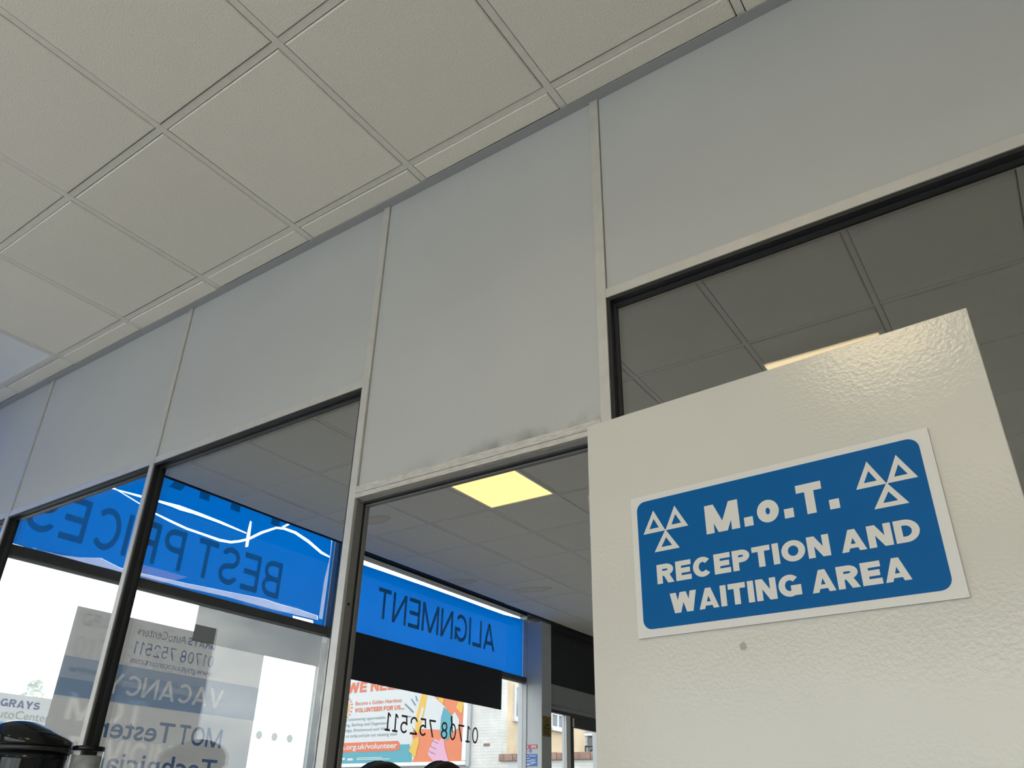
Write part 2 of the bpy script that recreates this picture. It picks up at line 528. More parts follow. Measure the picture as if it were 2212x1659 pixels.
def glyph(c, w, t, serif1=False):
    th = t * 1.12; tb = t * 0.9
    if c == 'A':
        ta = t * 1.12 if t < .2 else t * .96; y0 = .2 if t < .2 else .15; hb = tb if t < .2 else tb * .72
        return [_dg(ta / 2, 0, w / 2, 1, ta), _dg(w - ta / 2, 0, w / 2, 1, ta), _bar(w * .24, y0, w * .76, y0 + hb)]
    if c == 'B':
        r = .5 * (.5 + tb / 2)
        return [_bar(0, 0, t, 1), _bar(t, 1 - tb, w * .5, 1), _bar(t, .5 - tb / 2, w * .5, .5 + tb / 2), _bar(t, 0, w * .5, tb)] + \
            _arc(w * .5, 1 - r, w * .46, r, -90, 90, t, tv=tb) + _arc(w * .5, r, w * .5, r, -90, 90, t, tv=tb)
    if c == 'C': return _arc(w / 2, .5, w / 2, .5, 42, 318, t, 26, tb)
    if c == 'D': return [_bar(0, 0, t, 1), _bar(t, 1 - tb, w * .42, 1), _bar(t, 0, w * .42, tb)] + _arc(w * .42, .5, w * .58, .5, -90, 90, t, 18, tb)
    if c == 'E': return [_bar(0, 0, t, 1), _bar(t, 1 - tb, w, 1), _bar(t, .5 - tb / 2, w * .93, .5 + tb / 2), _bar(t, 0, w, tb)]
    if c == 'F': return [_bar(0, 0, t, 1), _bar(t, 1 - tb, w, 1), _bar(t, .48 - tb / 2, w * .9, .48 + tb / 2)]
    if c == 'G': return _arc(w / 2, .5, w / 2, .5, 42, 335, t, 26, tb) + [_bar(w * .55, .5 - tb, w, .5), _bar(w - t * .95, .04, w, .5 - tb)]
    if c == 'H': return [_bar(0, 0, t, 1), _bar(w - t, 0, w, 1), _bar(t, .5 - tb / 2, w - t, .5 + tb / 2)]
    if c == 'I': return [_bar(0, 0, t, 1)]
    if c == 'L': return [_bar(0, 0, t, 1), _bar(t, 0, w, tb)]
    if c == 'M': return [_bar(0, 0, t, 1), _bar(w - t, 0, w, 1), _dg(w / 2, 0, th / 2, 1, th), _dg(w / 2, 0, w - th / 2, 1, th)]
    if c == 'N': return [_bar(0, 0, t, 1), _bar(w - t, 0, w, 1), _dg(w - th / 2, 0, th / 2, 1, th)]
    if c == 'O': return _arc(w / 2, .5, w / 2, .5, 0, 360, t, 32, tb)
    if c == 'o': return _arc(w / 2, .37, w / 2, .38, 0, 360, t, 28, tb)
    if c in 'PR':
        r = .5 * (.56 + tb * .2)
        P = [_bar(0, 0, t, 1), _bar(t, 1 - tb, w * .52, 1), _bar(t, 1 - 2 * r, w * .52, 1 - 2 * r + tb)] + _arc(w * .52, 1 - r, w * .46, r, -90, 90, t, 14, tb)
        if c == 'R': P.append(_dg(w - th / 2, 0, w * .5, 1 - 2 * r + tb * .6, th))
        return P
    if c == 'S':
        r = .25 + tb / 4
        return _arc(w / 2, 1 - r, w * .48, r, 18, 270, t, 20, tb) + _arc(w / 2, r, w / 2, r, 90, -165, t, 20, tb)
    if c == 'T': return [_bar(0, 1 - tb, w, 1), _bar(w / 2 - t / 2, 0, w / 2 + t / 2, 1 - tb)]
    if c == 'U': return [_bar(0, .36, t, 1), _bar(w - t, .36, w, 1)] + _arc(w / 2, .36, w / 2, .36, 180, 360, t, 18, tb)
    if c == 'V': return [_dg(w / 2, 0, th / 2, 1, th), _dg(w / 2, 0, w - th / 2, 1, th)]
    if c == 'W': return [_dg(w * .27, 0, th / 2, 1, th), _dg(w * .27, 0, w / 2, 1, th), _dg(w * .73, 0, w / 2, 1, th), _dg(w * .73, 0, w - th / 2, 1, th)]
    if c == 'Y': return [_dg(w / 2, .40, th / 2, 1, th), _dg(w / 2, .40, w - th / 2, 1, th), _bar(w / 2 - t / 2, 0, w / 2 + t / 2, .41)]
    if c == '0': return _arc(w / 2, .5, w / 2, .5, 0, 360, t, 28, tb)
    if c == '1':
        P = [_bar(w * .55 - t / 2, 0, w * .55 + t / 2, 1), [(w * .05, .74), (w * .05, .74 + tb * 1.1), (w * .55 - t / 2, 1), (w * .55 - t / 2, 1 - tb * 1.25)]]
        if serif1: P.append(_bar(w * .02, 0, w * 1.08, tb))
        return P
    if c == '2':
        return _arc(w / 2, .71, w / 2, .29, 172, -28, t, 18, tb) + [[(0, tb), (t * 1.25, tb), (w * .985, .60), (w * .80, .47)], _bar(0, 0, w, tb)]
    if c == '5':
        return [_bar(w * .14, 1 - tb, w * .94, 1), [(w * .06, .46), (w * .06 + t, .46), (w * .14 + t, 1 - tb), (w * .14, 1 - tb)]] + _arc(w / 2, .325, w / 2, .325, 140, -150, t, 20, tb)
    if c == '7': return [_bar(0, 1 - tb, w, 1), _dg(w * .36, 0, w - th / 2, 1 - tb, th)]
    if c == '8':
        r = .25 + tb / 4
        return _arc(w / 2, 1 - r, w * .45, r, 0, 360, t, 22, tb) + _arc(w / 2, r, w / 2, r, 0, 360, t, 22, tb)
    if c == '.': return [_bar(0, 0, t * 1.05, t * 1.05)]
    return []

def capline(s, t=.2, gap=.13, serif1=False):
    """list of (char, polys) on a baseline, cap height 1, plus total width"""
    x = 0; out = []
    for c in s:
        if c == ' ':
            x += WID[' ']; continue
        w = WID[c]
        if c == 'I': w = t
        if c == '.': w = t * 1.05
        out.append((c, [[(px + x, py) for px, py in poly] for poly in glyph(c, w, t, serif1)]))
        x += w + gap
    return out, x - gap

def txt2d(body, offset=0.0):
    """mixed-case line in Blender's own face as triangles: verts, faces, width, cap height"""
    cu = bpy.data.curves.new('txt', 'FONT')
    cu.body = body; cu.size = 1.0; cu.offset = offset; cu.resolution_u = 3
    o = bpy.data.objects.new('txt', cu)
    COL.objects.link(o)
    dg = bpy.context.evaluated_depsgraph_get()
    me = bpy.data.meshes.new_from_object(o.evaluated_get(dg))
    v = [(p.co.x, p.co.y) for p in me.vertices]; f = [tuple(p.vertices) for p in me.polygons]
    bpy.data.objects.remove(o); bpy.data.curves.remove(cu); bpy.data.meshes.remove(me)
    x0 = min(p[0] for p in v); x1 = max(p[0] for p in v)
    return [(p[0] - x0, p[1]) for p in v], f, x1 - x0

def _inpoly(p, poly):
    r = False
    for i in range(len(poly)):
        a, b = poly[i], poly[i - 1]
        if (a[1] > p[1]) != (b[1] > p[1]) and p[0] < (b[0] - a[0]) * (p[1] - a[1]) / (b[1] - a[1]) + a[0]: r = not r
    return r
def union2(polys):
    """one non-overlapping triangulation of overlapping polygons"""
    if len(polys) == 1 and len(polys[0]) <= 4: return polys
    vs = []; ed = []
    ox = min(p[0] for q in polys for p in q); oy = min(p[1] for q in polys for p in q)
    ks = 100.0 / max(1e-9, max(p[1] for q in polys for p in q) - oy)      # work at a comfortable size
    polys = [[((p[0] - ox) * ks, (p[1] - oy) * ks) for p in q] for q in polys]
    for q in polys:
        n = len(vs); vs += [Vector(p) for p in q]
        ed += [(n + i, n + (i + 1) % len(q)) for i in range(len(q))]
    ov, oe, of = delaunay_2d_cdt(vs, ed, [], 0, 1e-3)[:3]
    bb = [(min(p[0] for p in q), max(p[0] for p in q), min(p[1] for p in q), max(p[1] for p in q)) for q in polys]
    out = []
    for f in of:
        c = (sum(ov[i].x for i in f) / len(f), sum(ov[i].y for i in f) / len(f))
        for q, b in zip(polys, bb):
            if b[0] <= c[0] <= b[1] and b[2] <= c[1] <= b[3] and _inpoly(c, q):
                out.append([(ov[i].x / ks + ox, ov[i].y / ks + oy) for i in f]); break
    return out

class Plane:
    """a flat place for print: origin o, reading direction u, up v, towards the reader n"""
    def __init__(s, o, u, v=(0, 0, 1)):
        s.o = Vector(o); s.u = Vector(u).normalized(); s.v = Vector(v).normalized(); s.n = s.u.cross(s.v)
    def p(s, a, b, d=0.0): return s.o + s.u * a + s.v * b + s.n * d
    def polys(s, name, polys, mat, parent, d):
        V = []; F = []
        for q in union2(polys):
            n = len(V); V += [s.p(a, b, d) for a, b in q]
            area = sum(q[i][0] * q[(i + 1) % len(q)][1] - q[(i + 1) % len(q)][0] * q[i][1] for i in range(len(q)))
            idx = list(range(n, n + len(q)))
            F.append(tuple(idx if area > 0 else idx[::-1]))
        key = {}; V2 = []; mp_ = []
        for v in V:
            k = (round(v[0], 6), round(v[1], 6), round(v[2], 6))
            if k not in key: key[k] = len(V2); V2.append(v)
            mp_.append(key[k])
        F = [tuple(mp_[i] for i in f) for f in F]
        return link(name, V2, [f for f in F if len(set(f)) == len(f)], mat, parent)
    def caps(s, name, text, x0, y0, width, cap, mat, parent, d, t=.2, gap=.13, per=False, serif1=False):
        L, w = capline(text, t, gap, serif1)
        k = width / w
        if True:
            r = []
            for c, P in L:
                r.append(s.polys(name, [[(x0 + a * k, y0 + b * cap) for a, b in q] for q in P], mat, parent, d))
            return r
    def text(s, name, body, x0, y0, width, cap, mat, parent, d, offset=0.0, per=False):
        v, f, w = txt2d(body, offset)
        k = width / w; ky = cap / 0.70
        V = [s.p(x0 + a * k, y0 + b * ky, d) for a, b in v]
        if not per:
            o = link(name, V, f, mat, parent); o['kind'] = 'stuff'      # print too small to pick apart
            return o
        g = list(range(len(v)))
        def find(i):
            while g[i] != i: g[i] = g[g[i]]; i = g[i]
            return i
        for q in f:
            for i in q[1:]: g[find(i)] = find(q[0])
        comp = {}
        for q in f: comp.setdefault(find(q[0]), []).append(q)
        grp = []
        for c in comp.values():
            xs = [v[i][0] for q in c for i in q]; a, b = min(xs), max(xs)
            for G in grp:
                if min(b, G[1]) - max(a, G[0]) > 0.5 * min(b - a, G[1] - G[0]):
                    G[0] = min(a, G[0]); G[1] = max(b, G[1]); G[2] += c; break
            else: grp.append([a, b, list(c)])
        for a, b, c in grp:
            used = sorted({i for q in c for i in q}); m_ = {i: n for n, i in enumerate(used)}
            link('letter', [V[i] for i in used], [tuple(m_[i] for i in q) for q in c], mat, parent)
    def slab(s, name, x0, y0, x1, y1, d0, d1, mat, parent=None):
        V = [s.p(a, b, d) for d in (d0, d1) for a, b in ((x0, y0), (x1, y0), (x1, y1), (x0, y1))]
        F = [(0, 3, 2, 1), (4, 5, 6, 7), (0, 1, 5, 4), (1, 2, 6, 5), (2, 3, 7, 6), (3, 0, 4, 7)]
        return link(name, V, F, mat, parent)

def disc2(cx, cy, rx, ry=None, n=28):
    ry = ry or rx
    return [(cx + rx * math.cos(2 * math.pi * i / n), cy + ry * math.sin(2 * math.pi * i / n)) for i in range(n)]
def rrect(x0, y0, x1, y1, r, n=6):
    P = []
    for cx, cy, a in ((x1 - r, y0 + r, -90), (x1 - r, y1 - r, 0), (x0 + r, y1 - r, 90), (x0 + r, y0 + r, 180)):
        for i in range(n + 1):
            t = math.radians(a + 90 * i / n); P.append((cx + r * math.cos(t), cy + r * math.sin(t)))
    return P

# ================================================================== SETTING
# ------------------------------------------------------------------ shell
floor = bx('floor', (XS - 0.1, YB, -0.12, XR + 0.1, YF, 0.0), M_floor); tag(floor, kind='structure')
ground = bx('ground', (-70, -50, -0.30, -5.2, 70, -0.13), M_asph); tag(ground, kind='structure')
roof = bx('roof_slab', (XS - 0.25, YB - 0.1, 3.95, XR + 0.2, YF + 0.1, 4.10), M_dark); tag(roof, kind='structure')
wr = bx('wall_right', (XR, YB, 0, XR + 0.15, YF, 3.95), M_wall); tag(wr, kind='structure')
wf = bx('wall_far', (XS, YF, 0, XR, YF + 0.15, 3.95), M_wall); tag(wf, kind='structure')
wb = empty('wall_back', (0, YB, 0), 'structure')
for b in ((XS - 0.1, YB - 0.15, 0, XR, YB, 0.85), (XS - 0.1, YB - 0.15, 2.50, XR, YB, 3.95),
          (XS - 0.1, YB - 0.15, 0.85, -4.05, YB, 2.50), (1.8, YB - 0.15, 0.85, XR, YB, 2.50)):
    bx('wall_section', b, M_wall, wb)
wbw = empty('window_7', (-0.4, YB, 0.85), 'structure')
for x0 in (-4.05, -2.60, -1.15, 0.30):
    bx('glass_pane', (x0 + 0.05, YB - 0.09, 0.90, x0 + 1.45, YB - 0.084, 2.45), M_glassW, wbw)
for x0 in (-4.05, -2.60, -1.15, 0.30, 1.75):
    bx('jamb', (x0, YB - 0.12, 0.85, x0 + 0.05, YB - 0.05, 2.50), M_upvc, wbw)
bx('sill', (-4.0, YB - 0.12, 0.85, 1.75, YB - 0.05, 0.90), M_upvc, wbw)
bx('head', (-4.0, YB - 0.12, 2.45, 1.75, YB - 0.05, 2.50), M_upvc, wbw)

# ------------------------------------------------------------------ suspended ceilings
def tile_mesh(sx, sy, mat, name='ceiling_tile'):
    b = MB()
    r = 0.004
    v = [(-sx / 2, -sy / 2, 0.016), (sx / 2, -sy / 2, 0.016), (sx / 2, sy / 2, 0.016), (-sx / 2, sy / 2, 0.016),
         (-sx / 2, -sy / 2, r), (sx / 2, -sy / 2, r), (sx / 2, sy / 2, r), (-sx / 2, sy / 2, r),
         (-sx / 2 + r, -sy / 2 + r, 0), (sx / 2 - r, -sy / 2 + r, 0), (sx / 2 - r, sy / 2 - r, 0), (-sx / 2 + r, sy / 2 - r, 0)]
    f = [(0, 1, 2, 3)]
    for k in range(4):
        a, c = k, (k + 1) % 4
        f.append((a, 4 + a, 4 + c, c)); f.append((4 + a, 8 + a, 8 + c, 4 + c))
    f.append((8, 11, 10, 9))
    me = bpy.data.meshes.new(name)
    me.from_pydata(v, [], f); me.update(); me.materials.append(mat)
    return me

def ceiling(name, x_lines, y_lines, xlo, xhi, ylo, yhi, lamps, stains):
    root = empty(name, ((xlo + xhi) / 2, (ylo + yhi) / 2, H), 'structure')
    xs = [xlo] + [x for x in x_lines if xlo + 0.03 < x < xhi - 0.03] + [xhi]
    ys = [ylo] + [y for y in y_lines if ylo + 0.03 < y < yhi - 0.03] + [yhi]
    cache = {}
    for i in range(len(xs) - 1):
        for j in range(len(ys) - 1):
            cx, cy = (xs[i] + xs[i + 1]) / 2, (ys[j] + ys[j + 1]) / 2
            key = None
            for lp in lamps:
                if xs[i] < lp[0] < xs[i + 1] and ys[j] < lp[1] < ys[j + 1]: key = lp
            if key: continue
            st = any(xs[i] < q[0] < xs[i + 1] and ys[j] < q[1] < ys[j + 1] for q in stains)
            sx = xs[i + 1] - xs[i] - 0.0295; sy = ys[j + 1] - ys[j] - 0.0295
            k = (round(sx, 3), round(sy, 3), st)
            if k not in cache: cache[k] = tile_mesh(sx, sy, M_stain if st else M_tile)
            o = bpy.data.objects.new('ceiling_tile', cache[k]); COL.objects.link(o)
            o.parent = root
            o.location = Vector((cx + random.uniform(-.0012, .0012), cy + random.uniform(-.0012, .0012), H + random.uniform(-.001, .002))) - Vector(root.location)
            o.rotation_euler = (random.uniform(-.002, .002), random.uniform(-.002, .002), random.uniform(-.0015, .0015))
    for x in xs[1:-1]:
        bx('main_runner', (x - 0.012, ylo, H + 0.0035, x + 0.012, yhi, H + 0.03), M_grid, root)
    for i in range(len(xs) - 1):
        for y in ys[1:-1]:
            bx('cross_tee', (xs[i] + 0.0125, y - 0.012, H + 0.004, xs[i + 1] - 0.0125, y + 0.012, H + 0.028), M_grid, root)
    return root, xs, ys

XE = -4.885
nxl = [NX + T * k for k in range(-8, 8)]
nyl = [NY + T * k for k in range(-9, 3)]
fxl = [FX + T * k for k in range(-9, 8)]
fyl = [FY + T * k for k in range(-2, 15)]
near_lamps = [(-0.6, -0.62), (1.8, -0.62), (-0.6, -2.4), (-3.0, -2.4), (1.8, -2.4), (-4.2, 1.15)]
far_lamps = [(-3.0, 4.2), (-3.0, 2.4), (0.6, 6.5), (0.6, 9.0)]
STAINS = [(-4.25, 4.2), (-4.32, 6.5), (-4.7, 6.0)]
ceil_n, _, _ = ceiling('ceiling', nxl, nyl, XE, XR, YB, W - 0.0105, near_lamps[1:], [])
ceil_f, _, _ = ceiling('ceiling.001', fxl, fyl, XE, XR, W + PT + 0.0105, YF, far_lamps, STAINS)
for nm, y0, y1 in (('trim_1', YB, W - 0.02), ('trim_2', W + PT + 0.02, YF)):
    t = bx(nm, (XE - 0.014, y0, H - 0.004, XE, y1, H + 0.075), M_dark); tag(t, kind='structure')

def ceiling_light(cx, cy, mat, label, group=None, s=0.585, drop=0.0):
    H = globals()['H'] - drop
    r = empty('ceiling_light', (cx, cy, H))
    tag(r, label, 'ceiling light', group)
    fr = MB(); q = s / 2; w = 0.022
    fr.box(cx - q, cy - q, H - 0.002, cx + q, cy - q + w, H + 0.02).box(cx - q, cy + q - w, H - 0.002, cx + q, cy + q, H + 0.02)
    fr.box(cx - q, cy - q + w, H - 0.002, cx - q + w, cy + q - w, H + 0.02).box(cx + q - w, cy - q + w, H - 0.002, cx + q, cy + q - w, H + 0.02)
    fr.build('frame', M_lampfr, r)
    bx('diffuser', (cx - q + w, cy - q + w, H + 0.003, cx + q - w, cy + q - w, H + 0.012), mat, r)
    return r
def cellc(v, o): return o + T * (math.floor((v - o) / T) + 0.5)
GN = 'lit ceiling panels of the front room'
ceiling_light(-0.622, -0.477, M_lampD, 'lit panel light fixed under the front-room ceiling, mirrored in glass over the door', GN, drop=0.024)
for x, y in near_lamps[1:5]:  # unseen panels, added to brighten the front room
    ceiling_light(cellc(x, NX), cellc(y, NY), M_lampAdd, 'unseen lit panel light added behind the camera for brightness', GN)
ceiling_light(cellc(-4.2, NX), cellc(1.15, NY), M_lampO, 'unlit pale panel light in front-room ceiling beside the blue window')
ceiling_light(cellc(-3.0, FX), cellc(4.2, FY), M_lampF, 'glowing yellow panel light seen through the doorway')
ceiling_light(cellc(-3.0, FX), cellc(2.4, FY), M_lampO, 'unlit panel light edge seen at the top of the glass over BEST PRICES')
for x, y in far_lamps[2:]:  # unseen panels, added to lift the light in the waiting area
    ceiling_light(cellc(x, FX), cellc(y, FY), M_lampF, 'unseen warm panel light added deep in the waiting area for brightness', 'added panel lights deep in the waiting area')

# ------------------------------------------------------------------ glazed partition
part = empty('wall_partition', (-1.2, W + PT / 2, 0), 'structure')
MUL = [-4.195, -2.9545, -1.7215, -0.8195, 0.43, 1.67]
mw = 0.0145
HZ0, HZ1 = 2.493, 2.523
for x in MUL:
    top = MB().box(x - mw, W, HZ1 if x != MUL[0] else HZ1, x + mw, W + PT, H - 0.0047)
    top.build('mullion', M_alu, part)
for x in MUL:
    bx('mullion', (x - mw, W - 0.0015, 0.0, x + mw, W + PT, HZ1), M_alu, part)
edges = [XS + 0.06] + MUL + [XR]
DOORBAY = 3
for i in range(len(edges) - 1):
    a, b = edges[i] + (mw if i else 0), edges[i + 1] - (mw if i < len(edges) - 2 else 0)
    z0 = 2.121 if i == DOORBAY else HZ1
    bx('infill_panel', (a + 0.0018, W + 0.007, z0 + 0.001, b - 0.0018, W + PT - 0.007, H - 0.0047), M_panelD if i == DOORBAY else M_panel, part)
    if i != DOORBAY:
        bx('head_rail', (a, W, HZ0, b, W + PT, HZ1), M_alu, part)
        bx('sill_rail', (a, W, 0.86, b, W + PT, 0.90), M_alu, part)
        bx('lower_panel', (a + 0.0018, W + 0.007, 0.02, b - 0.0018, W + PT - 0.007, 0.86), M_panel, part)
bx('wall_angle', (XS + 0.06, W - 0.0285, H - 0.0045, XR, W + PT + 0.0285, H - 0.0013), M_angle, part)
# door head: two stepped strips
da, db = MUL[2] + mw, MUL[3] - mw
bx('door_head', (da, W - 0.004, 2.099, db, W + PT, 2.121), M_aluS, part)
bx('door_head_strip', (da, W - 0.002, 2.083, db, W + 0.03, 2.0985), M_aluS, part)

wn_ = 0
for i in range(len(edges) - 1):
    if i == DOORBAY: continue
    a, b = edges[i] + (mw if i else 0), edges[i + 1] - (mw if i < len(edges) - 2 else 0)
    wn_ += 1
    wroot = empty('window_%d' % wn_, ((a + b) / 2, GL, 0.90), 'structure')
    g = 0.022; y0, y1 = GL - 0.004, GL + 0.004
    # black glazing channel: outer channel and inner lip on each side
    for nm, b4 in (('gasket', (a, W + 0.004, HZ0 - 0.010, b, GL + 0.012, HZ0)), ('gasket', (a, W + 0.004, 0.90, b, GL + 0.012, 0.91)),
                   ('gasket', (a, W + 0.004, 0.91, a + 0.010, GL + 0.012, HZ0 - 0.010)), ('gasket', (b - 0.010, W + 0.004, 0.91, b, GL + 0.012, HZ0 - 0.010))):
        bx(nm, b4, M_gask, wroot)
    lip = 0.015
    for b4 in ((a + .010, GL - 0.016, HZ0 - lip, b - .010, GL - 0.0045, HZ0 - 0.010), (a + .010, GL - 0.016, 0.91, b - .010, GL - 0.0045, 0.9 + lip),
               (a + .010, GL - 0.016, 0.9 + lip, a + lip, GL - 0.0045, HZ0 - lip), (b - lip, GL - 0.016, 0.9 + lip, b - .010, GL - 0.0045, HZ0 - lip)):
        bx('glazing_bead', b4, M_gaskb, wroot)
    bx('glass_pane', (a + 0.0105, GL - 0.004, 0.9105, b - 0.0105, GL + 0.004, HZ0 - 0.0105), M_glass, wroot)

# ------------------------------------------------------------------ doorway and its white door folded back over the glass
door1 = empty('door_1', (-0.85, W, 0), 'structure')
bx('jamb_lining', (da, W + 0.004, 0, da + 0.006, W + PT, 2.083), M_reveal, door1)
bx('jamb_lining', (db - 0.010, W + 0.004, 0, db, W + PT, 2.083), M_reveal, door1)
bx('head_lining', (da + 0.006, W + 0.020, 2.076, db - 0.010, W + PT, 2.0985), M_reveal, door1)
bx('door_stop', (da + 0.006, W + 0.040, 0, da + 0.012, W + PT, 2.076), M_reveal, door1)
bx('door_stop', (db - 0.016, W + 0.040, 0, db - 0.010, W + PT, 2.076), M_reveal, door1)
bx('door_stop', (da + 0.012, W + 0.040, 2.068, db - 0.016, W + PT, 2.076), M_reveal, door1)
for b4 in ((da + 0.006, W + 0.033, 0, da + 0.0095, W + 0.0398, 2.076), (da + 0.0095, W + 0.033, 2.072, db - 0.0165, W + 0.0398, 2.076)):
    bx('rubber_seal', b4, M_gask, door1)
for z in (0.9, 1.79):
    MB().lathe([(0.0045, 0), (0.0045, 0.0012)], 0, 0, 12).build('screw_hole', M_gask, door1)
sh = [o for o in door1.children if o.name.startswith('screw_hole')]
for o, z in zip(sh, (1.0, 1.755)):
    o.rotation_euler = (0, math.pi / 2, 0); o.location = Vector((da + 0.0055, W + 0.018, z)) - door1.location

DP = Vector((-0.837, 1.522, 0)); DU = Vector((0.99778936, -0.066456, 0)); DN = Vector((-0.066456, -0.99778936, 0))
dw, dh, dt = 0.8445, 2.0705, 0.044
bm_ = MB().box(0, 0, 0.008, dw, dt, dh, bev=0.0018)
vv = [DP + DU * x - DN * y + Vector((0, 0, z)) for x, y, z in bm_.v]
link('door_leaf', vv, bm_.f, M_door, door1)
for z in (0.25, 1.05, 1.85):
    hb = MB().tube([(DP.x - 0.010, DP.y + 0.03, z - 0.05), (DP.x - 0.010, DP.y + 0.03, z + 0.05)], 0.007, 10)
    hb.build('hinge', M_chrome, door1)
# small blemishes in the paint, below the sign
DPL = Plane(DP, DU)
def blob(cx, cy, r, n=14, sd=1):
    rnd = random.Random(sd)
    return [(cx + r * rnd.uniform(.7, 1.1) * math.cos(2 * math.pi * i / n), cy + 1.2 * r * rnd.uniform(.7, 1.1) * math.sin(2 * math.pi * i / n)) for i in range(n)]
DPL.polys('filler_patch', [blob(0.3367, 1.504, 0.0075, sd=3)], M_scuff, door1, 0.0006)
DPL.polys('paint_chip', [blob(0.5286, 1.505, 0.0065, sd=5)], M_door, door1, 0.0006)

# ------------------------------------------------------------------ sign on the door
sg = empty('door_sign', DPL.p(0.425, 1.541, 0.003)); tag(sg, 'blue and white reception sign with two triangle emblems on the door', 'sign')
DPL.slab('backing_board', 0.1145, 1.541, 0.7318, 1.8505, 0.0012, 0.0052, M_signW, sg)
DPL.polys('blue_field', [rrect(0.1288, 1.5570, 0.7122, 1.8370, 0.020)], M_signB, sg, 0.0056)
DPL.caps('letter', 'M.o.T.', 0.2885, 1.7335, 0.270, 0.0615, M_signL, sg, 0.0061, t=.295, gap=.16)
DPL.caps('letter', 'RECEPTION AND', 0.168, 1.6475, 0.514, 0.0412, M_signL, sg, 0.0061, t=.285, gap=.10)
DPL.caps('letter', 'WAITING AREA', 0.194, 1.5825, 0.459, 0.0415, M_signL, sg, 0.0061, t=.285, gap=.10)
def tri_ring(a, b, c, k):
    g = ((a[0] + b[0] + c[0]) / 3, (a[1] + b[1] + c[1]) / 3)
    s_ = lambda p: (g[0] + (p[0] - g[0]) * k, g[1] + (p[1] - g[1]) * k)
    P = []
    for p, q in ((a, b), (b, c), (c, a)): P.append([p, q, s_(q), s_(p)])
    return P
def emblem(cx, cy, w, h):
    """three hollow triangles meeting at one point"""
    q = w / 2
    up1 = ((cx - q, cy), (cx, cy), (cx - q * .49, cy + h * .535))
    up2 = ((cx, cy), (cx + q, cy), (cx + q * .47, cy + h * .535))
    lo = ((cx - q * .55, cy - h * .465), (cx + q * .56, cy - h * .465), (cx, cy + h * .02))
    P = []
    for t3 in (up1, up2, lo): P += tri_ring(*t3, 0.43)
    return P
for ex in (0.1955, 0.6455):
    DPL.polys('emblem', emblem(ex, 1.7612, 0.107, 0.0945), M_signL, sg, 0.0061)

# ================================================================== SHOPFRONT
def shop_window(n, y0, y1, z0, ztop, ztr0, ztr1, fw=0.06, fr=None):
    fr = fw if fr is None else fr
    r = empty('window_%d' % n, (XS, (y0 + y1) / 2, z0), 'structure')
    x0, x1 = XS - 0.05, XS + 0.05
    bx('jamb', (x0, y0, z0, x1, y0 + fw, ztop), M_frame, r)
    bx('jamb', (x0, y1 - fr, z0, x1, y1, ztop), M_frame if fr > .02 else M_pier, r)
    bx('sill', (x0, y0 + fw, z0, x1, y1 - fr, z0 + fw), M_frame, r)
    bx('head', (x0, y0 + fw, ztop - fw * .5, x1, y1 - fr, ztop), M_frame, r)
    bx('transom', (x0, y0 + fw, ztr0, x1, y1 - fr, ztr1), M_frame, r, bev=0.004)
    bx('transom_bead', (XS + 0.012, y0 + fw, ztr0 - 0.018, XS + 0.03, y1 - fr, ztr0), M_frameL, r)
    bx('glass_pane', (XS - 0.003, y0 + fw, z0 + fw, XS + 0.003, y1 - fr, ztr0), M_glassW, r)
    bx('glass_pane', (XS - 0.003, y0 + fw, ztr1, XS + 0.003, y1 - fr, ztop - fw * .5), M_glassW, r)
    return r
wl = empty('wall_left', (XS, 3, 0), 'structure')
bx('plinth', (XS - 0.1, YB, 0, XS + 0.05, 7.7, 0.45), M_wall, wl)
bx('lintel', (XS - 0.12, 4.72, 3.365, XS + 0.05, 7.9, 3.95), M_dark, wl)  # poorly lit wall, its dimness put into the dark colour
bx('lintel', (XS - 0.12, YB, 3.80, XS + 0.05, 4.72, 3.95), M_dark, wl)
bx('lintel', (XS - 0.12, 7.9, 3.26, XS + 0.25, YF, 3.95), M_dark, wl)
bx('pier', (XS - 0.1, YB, 0.45, XS + 0.05, -2.9, 3.80), M_frame, wl)
bx('pier', (XS - 0.1, 1.56, 0.45, XS + 0.05, 1.74, 3.80), M_frame, wl)
bx('pier', (XS - 0.1, 4.70, 0.45, XS + 0.05, 4.72, 3.80), M_frame, wl)
bx('pier', (XS - 0.07, 7.70, 0.0, -4.90, 7.90, 3.258), M_pier, wl, bev=0.004)
bx('pier', (XS - 0.1, 9.45, 0.0, -4.90, YF, 3.258), M_pier, wl)
shop_window(8, -2.9, 1.56, 0.45, 3.80, 2.565, 2.635)
shop_window(9, 1.74, 4.70, 0.45, 3.80, 2.565, 2.626)
shop_window(10, 4.72, 7.70, 0.45, 3.365, 2.592, 2.645, fw=0.05, fr=0.008)
# runs of lumpy clear sealant beside the right jamb of the wide window
wseal = [o for o in bpy.data.objects if o.name == 'window_9'][0]
pts = [(XS + 0.055, 4.655 + 0.006 * math.sin(k * 1.7), 1.0 + k * 0.075) for k in range(21)]
MB().tube(pts, [0.010 + 0.004 * math.sin(k * 2.3) for k in range(21)], 8).build('sealant_bead', M_silic, wseal, smooth=True)
bx('edge_strip', (XS + 0.004, 4.612, 1.0, XS + 0.02, 4.632, 2.50), M_frameL, wseal)

# outside-reading plane on the glass: reading direction runs towards -y, reader stands outside
def SP(x): return Plane((x, 0, 0), (0, -1, 0))      # coordinate a = -y
